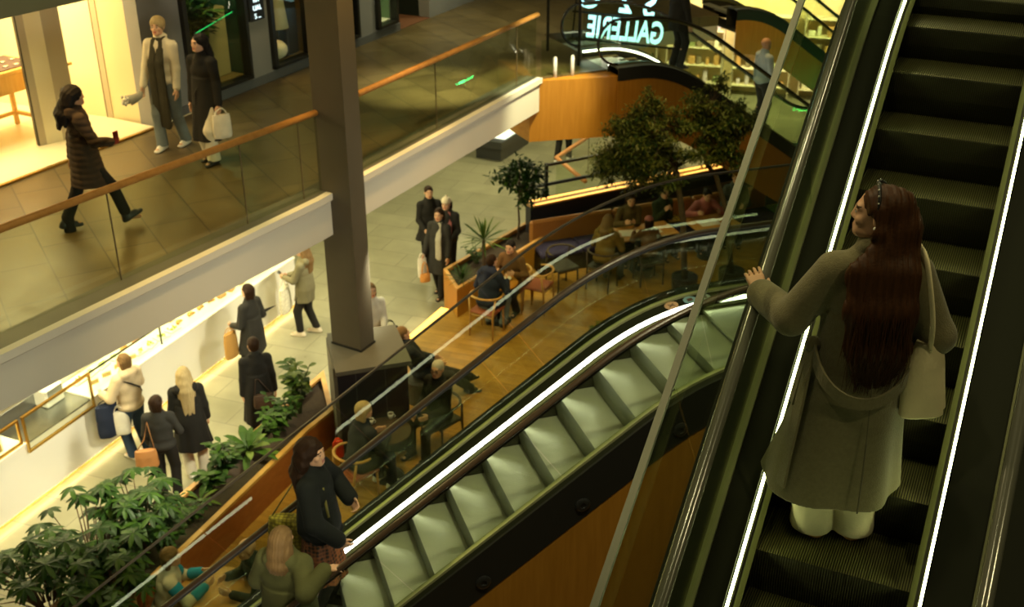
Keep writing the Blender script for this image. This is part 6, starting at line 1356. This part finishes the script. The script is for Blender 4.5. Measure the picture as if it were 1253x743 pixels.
# hair band with beads and a pearl ear stud
mb=MB(); arc=[W(.086*math.sin(a),.022-.03*abs(math.sin(a)),.030+.094*math.cos(a)) for a in [R(-88+176*i/20) for i in range(21)]]; mb.tube(arc,.0075*hs,7); hb_=mb.build('hair_band',M_black,wm,smooth=True)
for i in range(2,19,2): q=V3(arc[i]); mb=MB(); mb.ball(tuple(q+F[1]*.002+F[0]*.006*np.sign(q@F[0]-JW['hc']@F[0])+F[2]*.003),.0045,8,6); mb.build('hair_bead',mat('bead silver',(.7,.68,.6),.2,.8),hb_,smooth=True)
mb=MB(); mb.ball(tuple(W(-.086,-.006,-.044)),.0085,10,8); mb.build('ear_stud',mat('pearl',(.85,.82,.72),.25),wm,smooth=True)
# belt: loop sagging across the back, knot and long tail
def around(a,z,extra=0): # point on the coat at angle a (0 right, 90 front) and height z
    t=(JW['P'][2]+.16*HW-z)/(JW['P'][2]+.16*HW-.165*HW); w_=(.108+.072*t)*HW*.99+extra; d_=(.088+.062*t)*HW*.99+extra; return V3(w_*math.cos(a)-.015*t,d_*math.sin(a),z)
mb=MB(); pts=[]
for i in range(21):
    u=i/20; a=R(-172+150*u); z=.985-.16*math.sin(math.pi*u)**1.2-.02*u; pts.append(around(a,z,.012+.018*math.sin(math.pi*u)))
rg=[]
for i,q in enumerate(pts):
    t=unit(pts[min(i+1,20)]-pts[max(i-1,0)]); n=unit(V3(q[0],q[1],0)); u_=unit(np.cross(n,t)); rg.append([q+u_*.026+n*.004,q-u_*.026+n*.004,q-u_*.026-n*.006,q+u_*.026-n*.006])
mb.sweep(rg)
k0=V3(pts[0]); tail=[k0+V3(0,0,.01),around(R(-165),.90,.022),around(R(-160),.72,.022),around(R(-156),.48,.022),around(R(-154),.34,.020)]
rg=[]
for i,q in enumerate(tail):
    n=unit(V3(q[0],q[1],0)); t=unit(V3(-n[1],n[0],0)); rg.append([q+t*.028+n*.004,q-t*.028+n*.004,q-t*.028-n*.008,q+t*.028-n*.008])
mb.sweep(rg); tail2=[k0,around(R(-178),.88,.022),around(R(-176),.70,.022)]
rg=[]
for i,q in enumerate(tail2):
    n=unit(V3(q[0],q[1],0)); t=unit(V3(-n[1],n[0],0)); rg.append([q+t*.026+n*.004,q-t*.026+n*.004,q-t*.026-n*.008,q+t*.026-n*.008])
mb.sweep(rg); mb.ball(tuple(k0),(.035,.03,.035),10,8); mb.build('belt',C_coat,wm,smooth=False)
mb=MB(); q0_=around(R(-84),.62,.004); q1_=around(R(-84),.30,.004); mb.tube([tuple(q0_),tuple((q0_+q1_)/2+V3(0,-.006,0)),tuple(q1_)],.004,5); mb.tube([tuple(around(R(-88),1.25,.0)*V3(1,1,1)),tuple(around(R(-87),1.0,.004)),tuple(q0_)],.002,4); mb.build('back_seam',cloth('seam',(.10,.09,.055)),wm)
# cream tote on the far shoulder
shp=Vector(JW['sh'][1]); to=empty('tote_bag',wld(wm,(.235,-.09,1.03)),-R(AZW)+R(18),label='cream fabric tote bag hanging from the shoulder of the woman in grey-olive coat',cat='bag')
C_tote=mat('cream tote fabric',(.80,.70,.44),.8,nscale=12,namt=.12,bump=.3,bscale=70)
S=Sd(); S.stack([(V3(.0,0,.02),.055,.040),(V3(.0,.0,-.08),.085,.055),(V3(.01,-.005,-.22),.10,.06),(V3(.02,-.01,-.31),.105,.055),(V3(.02,-.01,-.325),.09,.04)],fold=.10,nf=4,ph=.5,k=.01); link('bag_body',S.mesh('bag',.006),[C_tote],to)
mb=MB(); 
for dy,dx in ((-.035,0),(.03,.012)):
    P_=[Vector((-.02+dx,dy,.0)),wl2(to,wld(wm,(.205+dx,-.125+dy*1.0,1.18))),wl2(to,wld(wm,(.165+dx*.5,-.075+dy*1.1,1.385))),wl2(to,wld(wm,(.16,.01+dy,1.415))),wl2(to,wld(wm,(.20,.10+dy,1.30))),Vector((.03,.11+dy*.6,.15)),Vector((.03,.02+dy,.0))]
    # smooth curve
    C_=[]
    for i in range(len(P_)-1):
        a,b,c,d=P_[max(i-1,0)],P_[i],P_[i+1],P_[min(i+2,len(P_)-1)]
        for j in range(6):
            t=j/6; C_.append(.5*((2*b)+(c-a)*t+(2*a-5*b+4*c-d)*t*t+(3*b-a-3*c+d)*t**3))
    C_.append(P_[-1]); mb.tube(C_,.017,8,flat=.4)
mb.build('straps',C_tote,to,smooth=True)
# ================================================================== lights, world, camera
WARM=(1,.80,.40); YG=(1,.92,.50); AMB=(1,.62,.20)
w=bpy.data.worlds.new('world'); SC.world=w; w.use_nodes=True
w.node_tree.nodes['Background'].inputs[0].default_value=(.9,.85,.42,1); w.node_tree.nodes['Background'].inputs[1].default_value=.022
def Sp(loc,aim,e,col,ang,size=.15,blend=.7): return light('SPOT',loc,e,col,size,aim=aim,spot=R(ang),blend=blend)
# bright shop
for k in (.8,2.6,4.4): 
    p=TL+TD*(6.5-k)+nT*1.6; light('AREA',(p.x,p.y,7.0),130,(1,.78,.36),1.6,aim=(p.x,p.y,0))
# walkway downlights
for (px,py,e,c) in ((60,290,170,AMB),(200,250,130,AMB),(250,200,70,WARM),(330,120,70,WARM),(470,60,110,YG),(560,40,140,YG),(600,20,160,YG)):
    p=at(px,py,U); Sp((p.x,p.y,7.0),(p.x,p.y,U),e,c,100)
# food counter: lamps below the slab
for (px,py) in ((40,640),(130,560),(230,480),(330,400)):
    p=at(px,py,0); light('AREA',(p.x-.2,p.y-.1,3.5),110,(1,.86,.46),.9,1.6,aim=(p.x-.2,p.y-.1,0))
# unseen lamps added in mid-air to brighten the counter front
for (px,py) in ((60,690),(200,590),(300,500),(400,400)):
    p=at(px,py,0); Sp((p.x+2.6,p.y-1.2,3.35),(p.x-.1,p.y+.1,.15),520,(1,.95,.66),66,.2,1.0)
# lower hall: unseen lamps added under the walkway slab and in the open atrium
for x,y,e in ((-3.2,18.3,75),(-2.2,20.4,90),(-1.0,22.8,95),(.3,25.2,90),(-3.6,22.5,60),(-1.6,26.5,80),(1.8,23.9,70),(2.6,27,80),(-2.7,16.3,45)):
    light('AREA',(x,y,3.55),e*.58,YG,.5,aim=(x,y,0))
for (px,py,e,ang) in ((440,340,300,50),(560,330,300,46)):
    p=at(px,py,0); Sp((p.x+2.6,p.y-2.2,6.8),(p.x,p.y,0),e*4,YG,ang)
for (px,py,e,ang) in ((620,430,220,50),(740,380,220,50),(780,280,330,45),(520,480,380,45),(450,540,260,40),(330,690,220,45),(850,260,300,40),(690,150,300,60)):
    p=at(px,py,ZF); Sp((p.x+.4,p.y-.4,8.5),(p.x,p.y,ZF),e*2.3,AMB,ang)
# small unseen fill lamps added above the atrium
for x,y in ((-3,2),(-3,8),(2,12),(0,6),(4,16),(-2,16),(5,5),(7,22)):
    light('POINT',(x,y,17),420,(1,.88,.44),.25)
# unseen lamps added to brighten the slab edge and the fascia above
for x,y,lx,ly,a_ in ((-4.3,9.6,-1.3,4.4,34),(-2.6,12.8,2.2,9.4,40),(-.6,16.5,4.2,13.1,44)): Sp((lx,ly,4.6),(x,y,3.8),470,(1,.93,.66),a_*1.7,.3,1.0)
Sp((1,4.5,9.2),(-5.2,9.2,7.5),130,(1,.95,.6),30)
# far shop
for k in (2.5,5.5,8.5):
    p=q0+sd_*k+sn_*2.2; light('AREA',(p.x,p.y,4.2),250,(1,.86,.50),1.2,aim=(p.x-sn_.x*2,p.y-sn_.y*2,1.2))
Sp((4.2,19.5,8.6),(5.6,24.3,3.7),420,AMB,40)  # unseen spot added to warm the farthest escalator's wood side
# windows
for w_,e,c in ((w1,22,(.75,1,.5)),(w2,45,(1,.72,.28)),(w3,25,(1,.95,.6)),(w4,8,YG)):
    p=wl((w_[0]+w_[1])/2,.42,6.8); light('AREA',p,e,c,.4,aim=(p.x,p.y,0))
# unseen spots added to light the near escalators, the woman and the trees
Sp((PM.x+2.5,PM.y-2.5,PM.z+8.0),(PM.x+1.6,PM.y,PM.z+.8),1050,(1,.94,.55),44)
Sp((-3.5,7.5,12.5),(1.3,4.1,7.2),560,(1,.82,.40),26)
Sp((3.6,.5,12.8),(1.5,4.0,7.0),260,(1,.86,.42),30)
for q in (t1,t2): Sp((q.x-.6,q.y-3.6,6.6),(q.x-.2,q.y,2.0),230,(1,.80,.34),34)
cam=bpy.data.cameras.new('camera'); co=bpy.data.objects.new('camera',cam); COL.objects.link(co); SC.camera=co
co.location=(0,0,CAMZ); co.rotation_euler=(math.pi/2-PITCH,0,0); cam.sensor_width=36; cam.lens=FPX/WPX*36; cam.clip_start=.05; cam.clip_end=200
cam.dof.use_dof=True; cam.dof.focus_distance=4.7; cam.dof.aperture_fstop=4.0
SC.view_settings.view_transform='Standard'; SC.view_settings.look='None'; SC.view_settings.gamma=1; SC.view_settings.exposure=0; SC.view_settings.use_curve_mapping=False
SC.cycles.use_denoising=True; SC.cycles.max_bounces=10; SC.cycles.transparent_max_bounces=24; SC.cycles.sample_clamp_indirect=4
